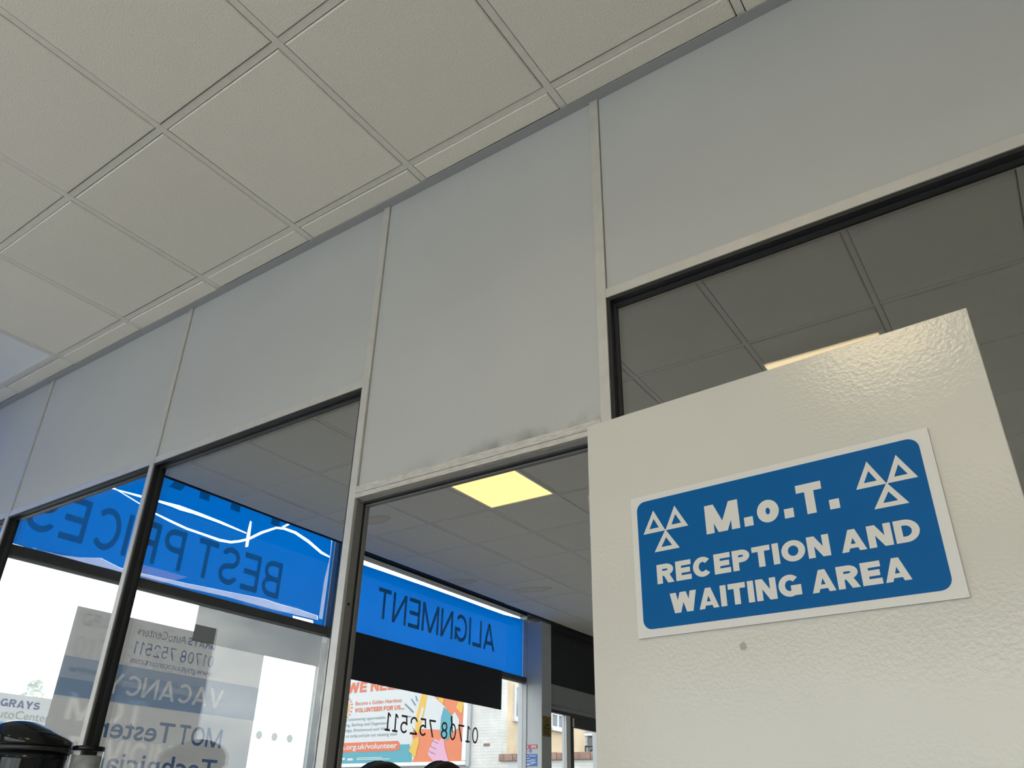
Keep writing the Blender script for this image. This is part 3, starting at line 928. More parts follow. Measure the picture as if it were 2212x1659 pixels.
# ------------------------------------------------------------------ blue vinyl, cut by cracks
def film(name, rect, holes, x, mat, parent):
    y0, z0, y1, z1 = rect
    vs = [Vector((y0, z0)), Vector((y1, z0)), Vector((y1, z1)), Vector((y0, z1))]
    faces = [[0, 1, 2, 3]]
    for h in holes:
        n = len(vs); vs += [Vector(p) for p in h]; faces.append(list(range(n, n + len(h))))
    edges = [(f[i], f[(i + 1) % len(f)]) for f in faces for i in range(len(f))]
    ov, oe, of = delaunay_2d_cdt(vs, edges, [], 0, 1e-5)[:3]
    F = []
    for f in of:
        c = (sum(ov[i].x for i in f) / len(f), sum(ov[i].y for i in f) / len(f))
        if y0 < c[0] < y1 and z0 < c[1] < z1 and not any(_inpoly(c, h) for h in holes): F.append(tuple(f))
    used = sorted({i for f in F for i in f}); mp_ = {k: i for i, k in enumerate(used)}
    F = [tuple(mp_[i] for i in f) for f in F]
    V2 = [(ov[k].x, ov[k].y) for k in used]
    return link(name, [(x, p[0], p[1]) for p in V2], F, mat, parent)
crA_t = [(2.499, 3.181), (2.751, 3.204), (2.864, 3.211), (3.069, 3.229), (3.251, 3.227), (3.452, 3.219), (3.692, 3.2)]
crA_b = [(2.5, 3.178), (2.749, 3.187), (2.866, 3.197), (3.003, 3.199), (3.082, 3.195), (3.199, 3.202), (3.395, 3.2), (3.694, 3.19)]
crB_t = [(2.526, 3.201), (2.751, 3.15), (2.872, 3.119), (3.037, 3.1), (3.17, 3.085), (3.324, 3.083), (3.463, 3.082), (3.562, 3.093), (3.639, 3.122),
         (3.716, 3.162), (3.829, 3.25), (3.971, 3.333), (4.061, 3.352), (4.181, 3.354), (4.336, 3.321), (4.499, 3.263), (4.607, 3.244)]
crB_b = [(2.519, 3.196), (2.75, 3.142), (2.87, 3.108), (3.032, 3.083), (3.165, 3.068), (3.318, 3.066), (3.458, 3.061), (3.567, 3.074), (3.653, 3.108),
         (3.73, 3.148), (3.843, 3.234), (3.977, 3.317), (4.054, 3.331), (4.173, 3.33), (4.328, 3.294), (4.49, 3.24), (4.602, 3.232)]
split = [(3.707, 3.304), (3.722, 3.3), (3.731, 3.193), (3.731, 3.094), (3.706, 3.082), (3.699, 3.166), (3.701, 3.231)]
splin = [(4.026, 3.351), (4.124, 3.428), (4.149, 3.427), (4.05, 3.349)]
lowA = [(2.15, 2.647), (2.339, 2.652), (2.48, 2.67), (2.597, 2.699), (2.738, 2.671), (2.887, 2.67), (3.232, 2.684), (3.609, 2.706), (3.971, 2.727),
        (4.118, 2.72), (4.314, 2.721), (4.547, 2.71), (4.553, 2.675), (4.04, 2.664), (3.618, 2.666), (3.239, 2.653), (2.891, 2.652), (2.738, 2.645), (2.518, 2.641)]
rightA = [(4.588, 3.393), (4.605, 3.379), (4.61, 3.033), (4.607, 2.691), (4.563, 2.69), (4.568, 3.021), (4.597, 3.24)]
fA = empty('window_film', (XS - 0.01, 3.2, 2.64)); tag(fA, 'cracked blue window vinyl with dark mirrored letters BEST PRICES', 'window film')
film('vinyl_sheet', (1.81, 2.628, 4.635, 3.765), [[(1.7, 2.6), (2.2, 2.632), (2.1, 2.641), (1.7, 2.653)], [(2.6, 2.6), (3.36, 2.6), (3.35, 2.638), (2.75, 2.6405)], [(4.30, 2.6), (4.53, 2.6), (4.50, 2.662), (4.28, 2.657)], crA_t + crA_b[::-1], crB_t + crB_b[::-1], split, splin, lowA, rightA], XS - 0.006, M_film, fA)
def flat(name, poly, x, mat, parent):
    return link(name, [(x, p[0], p[1]) for p in poly], [tuple(range(len(poly)))], mat, parent)
def strip(name, top, bot, x, mat, parent):
    V = [(x, *p) for p in top] + [(x, *p) for p in bot]
    n = len(top); m = len(bot); F = []
    # simple zipper between two polylines sorted along y
    i = j = 0
    while i < n - 1 or j < m - 1:
        if j >= m - 1 or (i < n - 1 and top[i + 1][0] < bot[j + 1][0]):
            F.append((i, i + 1, n + j)); i += 1
        else:
            F.append((i, n + j + 1, n + j)); j += 1
    return link(name, V, F, mat, parent)
strip('lifted_edge', lowA[:12], [(2.15, 2.646)] + lowA[12:][::-1], XS - 0.009, M_filmP, fA)
flat('lifted_edge', rightA, XS - 0.009, M_filmP, fA)
S6 = SP(XS - 0.0045)
S6.caps('letter', 'BEST PRICES', -4.103, 2.752, 2.035, 0.296, M_filmD, fA, -0.0, t=.165, gap=.17, per=True)
S6.caps('letter', 'TYRES', -4.12, 3.337, 1.93, 0.40, M_filmD, fA, 0.0, t=.225, gap=.14)

fB = empty('window_film', (XS - 0.01, 6.2, 2.65)); tag(fB, 'smooth blue window vinyl with dark mirrored word ALIGNMENT', 'window film')
topB = [(4.77, 3.272), (5.3, 3.279), (6.0, 3.284), (6.6, 3.284), (7.0, 3.281), (7.3, 3.282), (7.5, 3.294), (7.69, 3.305)]
botB = [(4.77, 2.662), (5.25, 2.662), (5.45, 2.652), (6.05, 2.650), (6.35, 2.6535), (6.5, 2.648), (7.69, 2.647)]
strip('vinyl_sheet', topB, botB, XS - 0.006, M_film, fB)
S6.caps('letter', 'ALIGNMENT', -7.125, 2.838, 1.875, 0.286, M_filmE, fB, 0.0, t=.15, gap=.16, per=True)

fN = empty('window_film', (XS - 0.01, -0.6, 2.64)); tag(fN, 'blue window vinyl across the front-room window, seen as reflection', 'window film')
strip('vinyl_sheet', [(-2.83, 3.765), (1.49, 3.765)], [(-2.83, 2.637), (1.49, 2.637)], XS - 0.006, M_film, fN)

# ------------------------------------------------------------------ boards hung on the windows
b1 = bx('blackout_board', (XS + 0.062, 4.86, 2.243, XS + 0.072, 7.175, 2.642), M_board)
tag(b1, 'long black board across the window under ALIGNMENT', 'board')
b2 = bx('blackout_board', (XS + 0.014, 3.388, 2.297, XS + 0.024, 4.605, 2.563), M_board)
tag(b2, 'black board under BEST PRICES, its face mirroring cloudy sky', 'board')

# ------------------------------------------------------------------ posters on the inside of the glass
def poster(name, y0, y1, z0, z1, x, label, mat, holes=()):
    r = empty(name, (x, (y0 + y1) / 2, z0)); tag(r, label, 'poster')
    film('sheet', (y0, z0, y1, z1), holes, x, mat, r)
    return r
def capholes(text, a0, z0, width, cap, t, gap):
    """outlines of stroke letters on the shopfront, as (y, z) polygons"""
    L, w = capline(text, t, gap); k = width / w
    return [[(-(a0 + a * k), z0 + b * cap) for a, b in q] for c, P in L for q in P]
X1, X2 = XS + 0.008, XS + 0.0092
pv = poster('window_poster', 2.525, 4.047, 0.95, 2.362, X1, 'grey backlit vacancy poster on the window, lettering seen mirrored', M_paper)
PV = SP(X2)
vac = capholes('VACANCY', -3.742, 1.872, 0.905, 0.128, .17, .10)
film('blue_band', (2.525, 1.822, 4.047, 2.055), vac, X2, M_paperB, pv)
PV.caps('letter', 'GRAYS', -3.60, 2.262, 0.235, 0.055, M_paperT, pv, 0.0, t=.22)
PV.text('lettering', 'AutoCenters', -3.35, 2.262, 0.38, 0.058, M_paperG, pv, 0.0)
PV.caps('digit', '01708 752511', -3.605, 2.138, 0.64, 0.082, M_paperT, pv, 0.0, t=.13, gap=.18)
PV.text('lettering', 'www.graysautocenters.com', -3.61, 2.078, 0.645, 0.042, M_paperT, pv, 0.0, 0.004)
PV.caps('letter', 'MOT', -3.792, 1.612, 0.355, 0.125, M_paperT, pv, 0.0, t=.175, gap=.12)
PV.text('lettering', 'Tester', -3.40, 1.612, 0.545, 0.125, M_paperT, pv, 0.0, 0.012, per=True)
PV.text('lettering', 'Technician', -3.79, 1.41, 0.93, 0.125, M_paperT, pv, 0.0, 0.012, per=True)
film('blue_band', (2.525, 1.19, 4.047, 1.30), [], X2, M_paperB, pv)

wlet = capholes('MOT', -0.64, 1.69, 0.52, 0.16, .2, .12) + capholes('SERVICING', -0.70, 1.44, 0.98, 0.16, .2, .12)
pn = poster('window_poster', -0.312, 1.40, 0.95, 2.415, X1, 'grey servicing poster on the front-room window, readable in the glass reflection', M_thin, wlet)  # sheet stretched past its print to dim the sky mirrored beside it
PX = SP(X1)
PX.caps('letter', 'MOT', -0.64, 1.69, 0.52, 0.16, M_thinL, pn, 0.0, t=.2, gap=.12)
PX.caps('letter', 'SERVICING', -0.70, 1.44, 0.98, 0.16, M_thinL, pn, 0.0, t=.2, gap=.12)
film('blue_band', (-0.312, 1.815, 1.40, 1.925), [], X2, M_paperB, pn)
PV.caps('letter', 'GRAYS', -0.69, 2.25, 0.34, 0.085, M_paperG, pn, 0.0, t=.22)
PV.text('lettering', 'AutoCenters', -0.33, 2.25, 0.58, 0.09, M_paperG, pn, 0.0)
PV.caps('digit', '01708 752511', -0.70, 2.055, 0.95, 0.130, M_paperG, pn, 0.0, t=.11, gap=.2)
SP(X2).text('lettering', 'www.graysautocenters.com', -0.695, 1.962, 0.95, 0.05, M_paperT, pn, 0.0, 0.004)

# ------------------------------------------------------------------ lettering straight on the glass
ph_ = empty('phone_number', (XS + 0.006, 6.2, 1.88)); tag(ph_, 'dark mirrored phone number stuck on the window below the black board', 'window lettering')
SP(XS + 0.0045).caps('digit', '01708 752511', -6.872, 1.885, 1.385, 0.155, M_dig, ph_, 0.0, t=.125, gap=.22, per=True, serif1=True)
for k, (yy, lab) in enumerate(((4.121, 'grey dot on the bright window strip, nearest the vacancy poster'), (4.268, 'grey dot on the bright window strip, middle of three'),
                               (4.420, 'grey dot on the bright window strip, nearest the window jamb'))):
    d = link('dot_sticker', [(XS + 0.0045, yy + 0.030 * math.cos(2 * math.pi * i / 24), 1.729 + 0.030 * math.sin(2 * math.pi * i / 24)) for i in range(24)], [tuple(range(24))], M_dot)
    tag(d, lab, 'sticker', 'dots on the window glass')

# ------------------------------------------------------------------ street door beside the pier
d2 = empty('door_2', (-4.96, 8.6, 0), 'structure')
bx('top_panel', (-5.02, 7.925, 2.612, -4.985, 9.44, 3.255), M_dark, d2)
bx('panel_frame', (-5.03, 7.90, 2.605, -4.965, 7.925, 3.255), M_frame, d2)
bx('header', (-5.03, 7.90, 2.378, -4.945, 9.44, 2.605), M_frameL, d2)
bx('operator_rail', (-5.0, 7.90, 2.335, -4.925, 9.44, 2.372), M_frameL, d2, bev=0.006)
bx('operator_slot', (-5.0, 7.91, 2.302, -4.95, 9.44, 2.334), M_frame, d2)
bx('side_stile', (-5.0, 7.90, 0, -4.95, 7.93, 2.30), M_frame, d2)
bx('glass_pane', (-4.978, 7.93, 0.05, -4.972, 8.305, 2.30), M_glassW, d2)
bx('meeting_post', (-5.01, 8.305, 0, -4.95, 8.395, 2.30), M_upvcB, d2)
bx('door_stile', (-4.995, 8.398, 0.01, -4.955, 8.478, 2.30), M_frame, d2)
bx('top_rail', (-4.995, 8.478, 2.186, -4.955, 9.40, 2.30), M_frame, d2)
bx('door_stile', (-4.995, 9.32, 0.01, -4.955, 9.40, 2.186), M_frame, d2)
bx('bottom_rail', (-4.995, 8.478, 0.01, -4.955, 9.32, 0.14), M_frame, d2)
bx('glass_pane', (-4.978, 8.478, 0.14, -4.972, 9.32, 2.186), M_glassW, d2)
bx('sensor', (-4.95, 8.44, 2.19, -4.935, 8.465, 2.285), M_white, d2, bev=0.003)

# ------------------------------------------------------------------ notices on the pier
NP = Plane((0, 7.6995, 0), (1, 0, 0))
nr = empty('red_notice', (-5.048, 7.699, 1.899)); tag(nr, 'small red alarm notice at the top of the grey pier', 'notice')
NP.slab('board', -5.138, 1.900, -4.957, 1.940, 0.0004, 0.0018, M_red, nr)
for q in ((-5.125, 1.908, -5.10, 1.932), (-5.09, 1.908, -5.075, 1.932), (-5.04, 1.922, -4.97, 1.931), (-5.04, 1.909, -4.97, 1.916)):
    NP.polys('print', [_bar(*q)], M_white, nr, 0.0022)
nc = empty('round_sticker', (-5.046, 7.699, 1.86)); tag(nc, 'tiny round blue sticker between the red and blue notices', 'sticker')
NP.polys('disc', [disc2(-5.048, 1.879, 0.018, 0.018, 20)], M_blue, nc, 0.0012)
NP.polys('print', [_bar(-5.051, 1.868, -5.045, 1.886)], M_white, nc, 0.0016)
nb = empty('fire_action_notice', (-5.046, 7.699, 1.724)); tag(nb, 'blue fire action notice with white text on the grey pier', 'notice')
NP.slab('board', -5.136, 1.726, -4.958, 1.846, 0.0004, 0.0018, M_blue, nb)
NP.text('lettering', 'Fire Action', -5.122, 1.822, 0.15, 0.015, M_white, nb, 0.0022, 0.02)
for k, (x0, x1) in enumerate(((-5.115, -5.06), (-5.045, -4.98), (-5.125, -4.98), (-5.125, -5.04), (-5.04, -4.97), (-5.125, -5.0), (-5.115, -5.05))):
    NP.polys('print', [_bar(x0, 1.800 - k * 0.0105, x1, 1.805 - k * 0.0105 + (0.004 if k in (0, 4, 6) else 0))], M_white, nb, 0.0022)
YP = Plane((-4.8995, 0, 0), (0, 1, 0))
ny_ = empty('camera_notice', (-4.899, 7.80, 2.03)); tag(ny_, 'yellow camera warning notice with triangle on shaded side of pier', 'notice')
YP.slab('board', 7.712, 2.025, 7.888, 2.235, 0.0004, 0.0018, M_yel, ny_)
YP.polys('triangle', tri_ring((7.73, 2.105), (7.87, 2.105), (7.80, 2.225), 0.75), M_gask, ny_, 0.0022)
YP.polys('pictogram', [[(7.775, 2.125), (7.83, 2.135), (7.832, 2.155), (7.785, 2.15)]], M_gask, ny_, 0.0022)
YP.polys('print', [_bar(7.72, 2.094, 7.88, 2.099), _bar(7.74, 2.07, 7.86, 2.08), _bar(7.74, 2.045, 7.86, 2.055)], M_gask, ny_, 0.0022)

# ================================================================== THINGS INDOORS
# ------------------------------------------------------------------ counter under the kettle things
ct = empty('counter', (-2.9, 1.3, 0)); tag(ct, 'grey laminate counter against the partition under the coffee machine', 'counter')
bx('worktop', (-3.75, 1.02, 1.06, -2.2, 1.585, 1.10), M_wood, ct, bev=0.004)
bx('body', (-3.72, 1.07, 0.08, -2.23, 1.58, 1.06), M_wood, ct)
bx('plinth', (-3.70, 1.12, 0.0, -2.25, 1.58, 0.08), M_frame, ct)
for x0 in (-3.70, -2.965):
    dd = bx('door', (x0, 1.052, 0.10, x0 + 0.715, 1.070, 1.04), M_wood, ct)
    bx('handle', (x0 + 0.33, 1.03, 0.92, x0 + 0.40, 1.052, 0.935), M_chrome, dd)

# ------------------------------------------------------------------ coffee machine: glossy black with domed, forward-sloping lid
cm = empty('coffee_machine', (-2.770, 1.338, 1.10)); tag(cm, 'glossy black coffee machine with domed lid in front of the glass', 'coffee machine')
rv = Vector((0.43, 0.90)).normalized()          # sideways across the line of sight
cx, cy = -2.770, 1.338
ang = math.atan2(rv.y, rv.x)
pr_b = [(0.100, 1.101), (0.106, 1.11), (0.108, 1.16), (0.110, 1.25), (0.113, 1.33), (0.114, 1.356)]
MB().lathe(pr_b, cx, cy, 40, rot=ang).build('body', M_plast, cm, smooth=True)
MB().lathe([(0.117, 1.357), (0.121, 1.360), (0.121, 1.369), (0.118, 1.372)], cx, cy, 40, rot=ang).build('rim', M_plastm, cm, smooth=True)
dome = [(0.119, 1.3725), (0.1205, 1.379), (0.119, 1.389), (0.113, 1.399), (0.101, 1.411), (0.085, 1.423), (0.067, 1.4335), (0.046, 1.442), (0.024, 1.447), (0.004, 1.449)]
shf = [(-0.042 * min(1.0, max(0.0, (z - 1.385) / 0.05)), 0) for r, z in dome]
MB().lathe(dome, cx, cy, 40, shift=shf, rot=ang).build('lid', M_plast, cm, smooth=True)
hp = []
for k in range(9):
    t = math.pi * (k / 8)
    hp.append((cx - rv.x * (0.108 + 0.06 * math.sin(t)), cy - rv.y * (0.108 + 0.06 * math.sin(t)), 1.345 - 0.155 * k / 8))
MB().tube(hp, 0.014, 10).build('handle', M_plastm, cm, smooth=True)
bx('drip_tray', (cx - 0.09, cy - 0.20, 1.1005, cx + 0.09, cy - 0.10, 1.125), M_plastm, cm, bev=0.006)

# ------------------------------------------------------------------ clear canister beside it
cn = empty('canister', (-2.640, 1.455, 1.10)); tag(cn, 'clear canister of pale powder with black lid beside coffee machine', 'canister')
tx, ty = -2.640, 1.455
MB().lathe([(0.040, 1.101), (0.0425, 1.104), (0.0445, 1.25), (0.0455, 1.366)], tx, ty, 28).build('wall', M_clear, cn, smooth=True)
MB().lathe([(0.036, 1.106), (0.0405, 1.11), (0.0420, 1.25), (0.0428, 1.352)], tx, ty, 28).build('powder', M_powder, cn, smooth=True)
MB().lathe([(0.0465, 1.3665), (0.048, 1.369), (0.048, 1.377), (0.0465, 1.3795)], tx, ty, 28).build('lid', M_plast, cn, smooth=True)

# ------------------------------------------------------------------ high-back chairs seen through the doorway
def rounded_back(b, cx, cy, rz, w, z0, z1, d, rake, nseg=20):
    """a padded back: rounded-top outline given depth, tilted backwards"""
    out = []
    r = w * 0.46
    pts = [(-w / 2 * 0.92, z0), (w / 2 * 0.92, z0)]
    for i in range(nseg + 1):
        t = math.pi * i / nseg
        pts.append((math.cos(t) * w / 2, z1 - w / 2 + w / 2 * math.sin(t)))
    n = len(pts)
    c_, s_ = math.cos(rz), math.sin(rz)
    rings = []
    prof = [(-d / 2, 0.80), (-d * .46, 0.93), (-d * .25, 1.0), (d * .25, 1.0), (d * .46, 0.93), (d / 2, 0.80)]
    zc = (z0 + z1) / 2
    V = []; F = []
    for dy, k in prof:
        for x, z in pts:
            X = x * k; Z = z1 - (z1 - zc) + (z - zc) * (1 - (1 - k) * 0.25); Y = dy + (Z - z0) * rake
            V.append((cx + X * c_ - Y * s_, cy + X * s_ + Y * c_, Z))
    for j in range(len(prof) - 1):
        for i in range(n):
            F.append((j * n + i, j * n + (i + 1) % n, (j + 1) * n + (i + 1) % n, (j + 1) * n + i))
    F.append(tuple(range(n))[::-1]); F.append(tuple((len(prof) - 1) * n + i for i in range(n)))
    return b.add(V, F)
def chair(cx, cy, top, rz, label):
    r = empty('high_back_chair', (cx, cy, 0)); tag(r, label, 'chair', 'black chairs by the doorway')
    c_, s_ = math.cos(rz), math.sin(rz)
    def w3(x, y, z): return (cx + x * c_ - y * s_, cy + x * s_ + y * c_, z)
    rounded_back(MB(), *w3(0, 0, 0)[:2], rz, 0.45, 0.56, top, 0.10, 0.03).build('backrest', M_lea, r, smooth=True)
    # piping along the top of the back
    tp = []
    for i in range(15):
        t = math.pi * (0.06 + 0.88 * i / 14)
        x = math.cos(t) * 0.226
        z = top - 0.225 + 0.226 * math.sin(t)
        tp.append(w3(x, (z - 0.56) * 0.03 - 0.02, z))
    MB().tube(tp, 0.004, 6).build('piping', M_plastm, r, smooth=True)
    b = MB().box(-0.25, -0.53, 0.47, 0.25, -0.03, 0.57, bev=0.03)
    link('seat', [w3(*v) for v in b.v], b.f, M_lea, r)
    for sx in (-1, 1):
        MB().tube([w3(sx * 0.27, -0.40, 0.52), w3(sx * 0.29, -0.40, 0.74), w3(sx * 0.29, -0.10, 0.76), w3(sx * 0.26, 0.0, 0.72)], 0.016, 8).build('armrest', M_plastm, r)
    MB().tube([w3(0, -0.27, 0.10), w3(0, -0.27, 0.48)], [0.028, 0.022], 12).build('gas_lift', M_chrome, r)
    for k in range(5):
        a = 2 * math.pi * k / 5
        lg = MB().tube([w3(0, -0.27, 0.11), w3(0.28 * math.cos(a), -0.27 + 0.28 * math.sin(a), 0.07)], [0.024, 0.014], 8).build('leg', M_plastm, r)
        MB().tube([w3(0.28 * math.cos(a) - .012, -0.27 + 0.28 * math.sin(a), 0.03), w3(0.28 * math.cos(a) + .012, -0.27 + 0.28 * math.sin(a), 0.03)], 0.030, 12).build('castor', M_plastm, lg)
    return r
chair(-2.83, 3.00, 1.437, math.radians(-90), 'black high-back chair below the billboard, the one nearer the door jamb')
chair(-2.965, 3.62, 1.480, math.radians(-90), 'black high-back chair below the billboard, the one nearer the white door')

# ================================================================== OUTDOORS
# ------------------------------------------------------------------ building across the yard: painted brick flank and rendered side
bl = empty('painted_building', (-16, 22, 0)); tag(bl, 'white painted brick building with beige rendered side wall across the yard', 'building')
bx('brick_wall', (-20.1, 18.0, -0.13, -12.72, 18.25, 5.9), M_wbrick, bl)
BX = -12.72
bx('render_wall', (-12.95, 18.25, -0.13, BX, 22.45, 5.9), M_render, bl)
bx('roof', (-20.1, 18.0, 5.9, BX, 22.45, 6.0), M_frame, bl)
for (y0, y1, z0, z1, sp) in ((18.55, 19.55, 3.65, 4.53, 1), (20.42, 21.175, 3.595, 4.03, 1)):
    f = MB(); q = 0.06
    f.box(BX - .02, y0, z0, BX + .05, y1, z0 + q).box(BX - .02, y0, z1 - q, BX + .05, y1, z1)
    f.box(BX - .02, y0, z0 + q, BX + .05, y0 + q, z1 - q).box(BX - .02, y1 - q, z0 + q, BX + .05, y1, z1 - q)
    ym = (y0 + y1) / 2
    f.box(BX - .02, ym - .04, z0 + q, BX + .05, ym + .04, z1 - q)
    wi = f.build('window', M_upvc, bl)
    bx('pane', (BX + .005, y0 + q, z0 + q, BX + .015, ym - .04, z1 - q), M_pane, wi)
    bx('pane', (BX + .005, ym + .04, z0 + q, BX + .015, y1 - q, z1 - q), M_pane, wi)
    bx('sill', (BX, y0 - .04, z0 - .07, BX + .12, y1 + .04, z0), M_upvc, wi)
MB().tube([(BX + .06, 18.98, -0.1), (BX + .06, 18.98, 5.85)], 0.045, 10).build('downpipe', M_upvc, bl)
bx('exposed_brick', (-13.28, 17.992, 2.93, -13.08, 18.01, 3.0), M_cop, bl)

# ------------------------------------------------------------------ low wall with coping
lw = empty('garden_wall', (-10.5, 18.1, 0)); tag(lw, 'low white brick wall with brown coping beyond the street door', 'wall')
bx('wall_face', (-12.72, 17.97, -0.13, -7.0, 18.2, 2.555), M_wbrick, lw)
rc = random.Random(3)
x = -12.72
while x < -7.05:
    w_ = rc.uniform(0.40, 0.52)
    bx('coping_stone', (x + 0.006, 17.90, 2.556, min(x + w_, -7.0) - 0.006, 18.25, 2.725 + rc.uniform(-.012, .012)), M_cop, lw, bev=0.012)
    x += w_
# bent black steel frame and dark bin standing beyond the low wall
sf = empty('steel_frame', (-10.1, 18.4, 0)); tag(sf, 'bent black steel frame above the low wall, seen through door glass', 'frame')
for nm, p in (('upright', [(-10.42, 18.4, -0.13), (-10.42, 18.4, 2.90)]), ('top_rail', [(-10.42, 18.4, 2.89), (-9.3, 18.4, 2.87)]),
              ('brace', [(-10.38, 18.4, 2.70), (-10.14, 18.4, 2.88)]), ('upright', [(-9.3, 18.4, -0.13), (-9.3, 18.4, 2.87)])):
    MB().tube(p, 0.022, 8).build(nm, M_blackm, sf)
bn = empty('dark_cabinet', (-9.75, 19.3, 0)); tag(bn, 'dark grey cabinet with pale label beyond the steel frame', 'cabinet')
bx('body', (-10.72, 19.0, -0.13, -9.3, 19.7, 3.18), M_frame, bn, bev=0.03)
bx('top', (-10.78, 18.95, 3.18, -9.25, 19.75, 3.24), M_upvc, bn, bev=0.02)
bx('label', (-10.40, 18.992, 2.97, -10.24, 19.0, 3.10), M_white, bn)
shd = empty('clad_shed', (-11, 27, 0)); tag(shd, 'pale clad outbuilding behind the dark cabinet', 'building')
bx('wall', (-17, 26.0, -0.13, -5.5, 26.2, 5.0), M_shed, shd)
for k in range(16):
    bx('cladding_board', (-17, 25.975, 2.2 + k * 0.17, -5.5, 26.0, 2.36 + k * 0.17), M_shed, shd)
bx('roof', (-17.2, 25.7, 5.0, -5.3, 28.5, 5.1), M_frame, shd)

# ------------------------------------------------------------------ billboard on the brick flank
bbr = empty('billboard', (-16.9, 17.9, 2.5)); tag(bbr, 'charity volunteer billboard with orange megaphone artwork on brick wall', 'billboard')
BBX0, BBX1, BBZ0, BBZ1 = -19.98, -13.905, 2.575, 5.62
BP = Plane((0, 17.90, 0), (1, 0, 0))
bx('backing', (BBX0, 17.902, BBZ0, BBX1, 17.97, BBZ1), M_bbW, bbr)
for b4 in ((BBX0 - .1, 17.855, BBZ0 - .10, BBX1 + .13, 17.972, BBZ0), (BBX0 - .1, 17.855, BBZ1, BBX1 + .13, 17.972, BBZ1 + .1),
           (BBX1, 17.855, BBZ0, BBX1 + .13, 17.972, BBZ1), (BBX0 - .1, 17.855, BBZ0, BBX0, 17.972, BBZ1)):
    bx('frame', b4, M_upvc, bbr, bev=0.02)
bx('corner_trim', (BBX1 + .13, 17.90, BBZ0 - .12, BBX1 + .2, 17.975, BBZ1 + .1), M_frameL, bbr)
e = 0.003
BP.polys('teal_field', [[(BBX0, BBZ0), (-15.66, BBZ0), (-15.70, 2.80), (-15.80, 3.045), (BBX0, 3.045)]], M_bbT, bbr, e)
BP.polys('orange_field', [[(-15.66, BBZ0), (BBX1, BBZ0), (BBX1, 4.6), (BBX1, BBZ1), (-15.05, BBZ1), (-15.20, 4.42), (-15.0, 4.05), (-14.55, 3.7), (-14.45, 3.40),
                         (-15.0, 3.43), (-15.45, 3.42), (-15.76, 3.36), (-15.62, 3.0), (-15.55, 2.75)]], M_bbO, bbr, e)
BP.polys('white_cone', [[(-15.72, 3.38), (-15.45, 3.43), (-14.72, 3.38), (-14.35, 3.62), (-14.55, 3.95), (-15.3, 4.48), (-15.45, 4.0)]], M_bbW, bbr, 2 * e)
BP.polys('teal_grip', [[(-14.72, 3.30), (-14.46, 3.10), (-14.26, 3.28), (-14.30, 3.72), (-14.62, 3.98), (-14.70, 3.72)]], M_bbT, bbr, 3 * e)
BP.polys('white_cuff', [[(-14.30, 3.30), (-14.05, 3.40), (-14.06, 3.62), (-14.22, 3.82), (-14.36, 3.70)]], M_bbW, bbr, 3 * e)
BP.polys('yellow_rim', [[(-15.62, 3.36), (-15.50, 3.32), (-15.34, 3.75), (-15.26, 4.25), (-15.22, 4.60), (-15.36, 4.60), (-15.50, 4.25), (-15.62, 3.75)]], M_bbY, bbr, 3 * e)
BP.polys('white_gap', [[(-15.52, 3.66), (-15.44, 3.62), (-15.34, 3.98), (-15.42, 4.02)]], M_bbW, bbr, 4 * e)
for q in ([(-16.10, 4.12), (-16.06, 4.14), (-15.72, 3.90), (-15.75, 3.87)], [(-15.86, 4.25), (-15.83, 4.26), (-15.66, 4.08), (-15.69, 4.06)],
          [(-15.70, 4.32), (-15.67, 4.33), (-15.60, 4.18), (-15.63, 4.17)], [(-16.15, 3.78), (-16.14, 3.81), (-15.80, 3.78), (-15.80, 3.76)]):
    BP.polys('sound_line', [q], M_bbK, bbr, 4 * e)
BP.polys('pink_hand', [[(-14.86, BBZ0), (-14.35, BBZ0), (-14.50, 2.90), (-14.58, 3.22), (-14.72, 3.10), (-14.88, 3.16), (-14.98, 3.06), (-15.00, 2.98), (-15.06, 2.92),
                       (-15.06, 2.85), (-15.10, 2.80), (-15.06, 2.72)]], M_bbP, bbr, 4 * e)
for k, (xx, zz) in enumerate(((-14.96, 3.10), (-15.02, 2.96), (-15.04, 2.83))):
    BP.polys('finger_line', [[(xx, zz), (xx + .01, zz + .015), (xx + .22, zz - .06), (xx + .21, zz - .075)]], M_bbK, bbr, 5 * e)
BELL = [(-.20, -.12), (-.10, -.17), (-.02, -.27), (.06, -.28), (.08, -.18), (.12, .0), (.16, .10), (.14, .22), (.06, .24), (-.06, .18), (-.12, .06)]
for cxb, czb, k in ((-15.60, 2.98, 1.0), (-14.02, 4.02, 0.85), (-14.7, 4.25, .7)):
    BP.polys('yellow_bell', [[(cxb + a * k, czb + b * k) for a, b in BELL]], M_bbY, bbr, 4 * e)
BP.caps('letter', 'WE NEED', -18.50, 4.56, 2.35, 0.30, M_bbR, bbr, 2 * e, t=.24, gap=.12)
BP.polys('sun_disc', [disc2(-18.52, 4.13, 0.20)], M_bbY, bbr, 2 * e)
BP.polys('sun_rays', [[(-18.52 + r1 * math.cos(a + da_), 4.13 + r1 * math.sin(a + da_)) for r1, da_ in ((.26, -.07), (.33, -.07), (.33, .07), (.26, .07))]
                      for a in [2 * math.pi * k / 18 for k in range(18)]], M_bbR, bbr, 2 * e)
BP.text('lettering', 'Become a Golden Heartbeat', -18.08, 4.19, 1.86, 0.115, M_bbR, bbr, 2 * e, 0.0)
BP.caps('letter', 'VOLUNTEER FOR US...', -18.08, 3.985, 1.98, 0.125, M_bbR, bbr, 2 * e, t=.24, gap=.12)
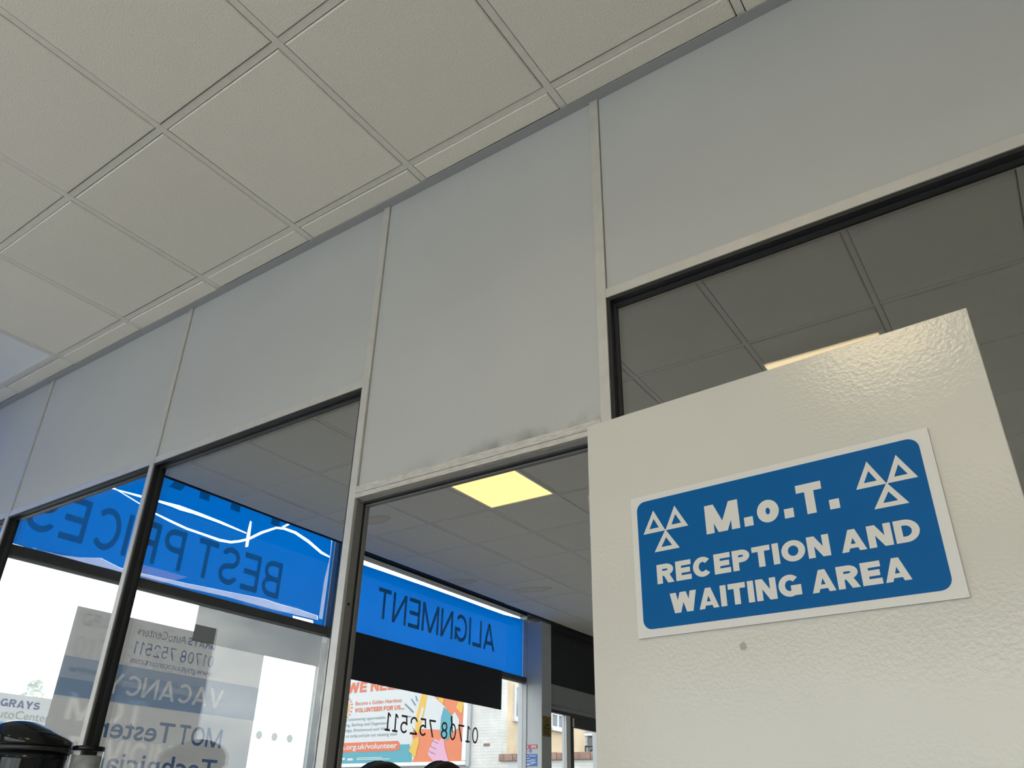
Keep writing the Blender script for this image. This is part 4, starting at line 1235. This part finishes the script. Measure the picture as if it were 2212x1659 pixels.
for k, s_ in enumerate(('exciting volunteering opportunities', 'Havering, Barking and Dagenham', 'Redbridge, Brentwood and West', 'contact us today and join our amazing team')):
    BP.text('lettering', s_, -18.80, 3.76 - k * 0.155, 2.0 + (0.5 if k == 3 else 0.1 * k), 0.085, M_bbG, bbr, 2 * e, 0.004)
BP.polys('pill', [rrect(-19.2, 2.885, -16.16, 3.145, 0.12)], M_bbR, bbr, 2 * e)
BP.text('lettering', 'sfh.org.uk/volunteer', -18.68, 2.96, 2.43, 0.145, M_bbW, bbr, 3 * e, 0.022)
for q in ((-18.5, 2.68, -18.28, 2.74), (-18.18, 2.66, -17.95, 2.72), (-17.8, 2.71, -16.8, 2.73), (-17.8, 2.67, -16.5, 2.69)):
    BP.polys('small_print', [_bar(*q)], M_bbW, bbr, 2 * e)

# ------------------------------------------------------------------ company sign on posts outside, a tree paled for haze behind it
XO = -14.0
os_ = empty('company_sign', (XO, 7.2, 0)); tag(os_, 'white and blue company sign on posts outside, left of the coffee machine', 'sign')
OP = Plane((XO, 0, 0), (0, 1, 0))
bx('board', (XO - 0.05, 5.3, 2.40, XO, 8.6, 2.815), M_boardW, os_)
bx('blue_board', (XO - 0.05, 5.3, 1.5, XO, 8.6, 2.40), M_boardB, os_)
OP.caps('letter', 'GRAYS', 6.095, 2.622, 0.62, 0.115, M_navy, os_, 0.003, t=.24, gap=.10)
OP.text('lettering', 'AutoCenters', 5.97, 2.455, 1.02, 0.125, M_greyp, os_, 0.003)
for y in (5.6, 8.3):
    MB().tube([(XO - 0.1, y, -0.13), (XO - 0.1, y, 2.7)], 0.05, 10).build('post', M_post, os_)
tr = empty('tree', (-30, 14.0, 0)); tag(tr, 'distant tree just above the company sign, leaves painted pale for haze', 'tree')
MB().tube([(-30, 14.0, -0.13), (-30.1, 14.1, 2.5), (-30, 14.0, 4.0)], [0.2, 0.14, 0.06], 8).build('trunk', M_trunk, tr)
rt = random.Random(11)
lv = MB()
for k in range(420):
    a = rt.uniform(0, 2 * math.pi); rr_ = rt.uniform(0, 1) ** .5 * 0.85; zz = 3.0 + rt.uniform(0, 1) * 2.2
    rr_ *= max(0.15, 1.15 - (zz - 3.0) / 2.4)
    c = Vector((-30 + rr_ * math.cos(a), 14.0 + rr_ * math.sin(a), zz))
    d1 = Vector((rt.gauss(0, 1), rt.gauss(0, 1), rt.gauss(0, 1))).normalized(); d2_ = d1.orthogonal().normalized()
    lv.add([c - d1 * .13, c + d2_ * .05, c + d1 * .13, c - d2_ * .05], [(0, 1, 2, 3)])
lo = lv.build('foliage', M_leaf, tr); lo['kind'] = 'stuff'
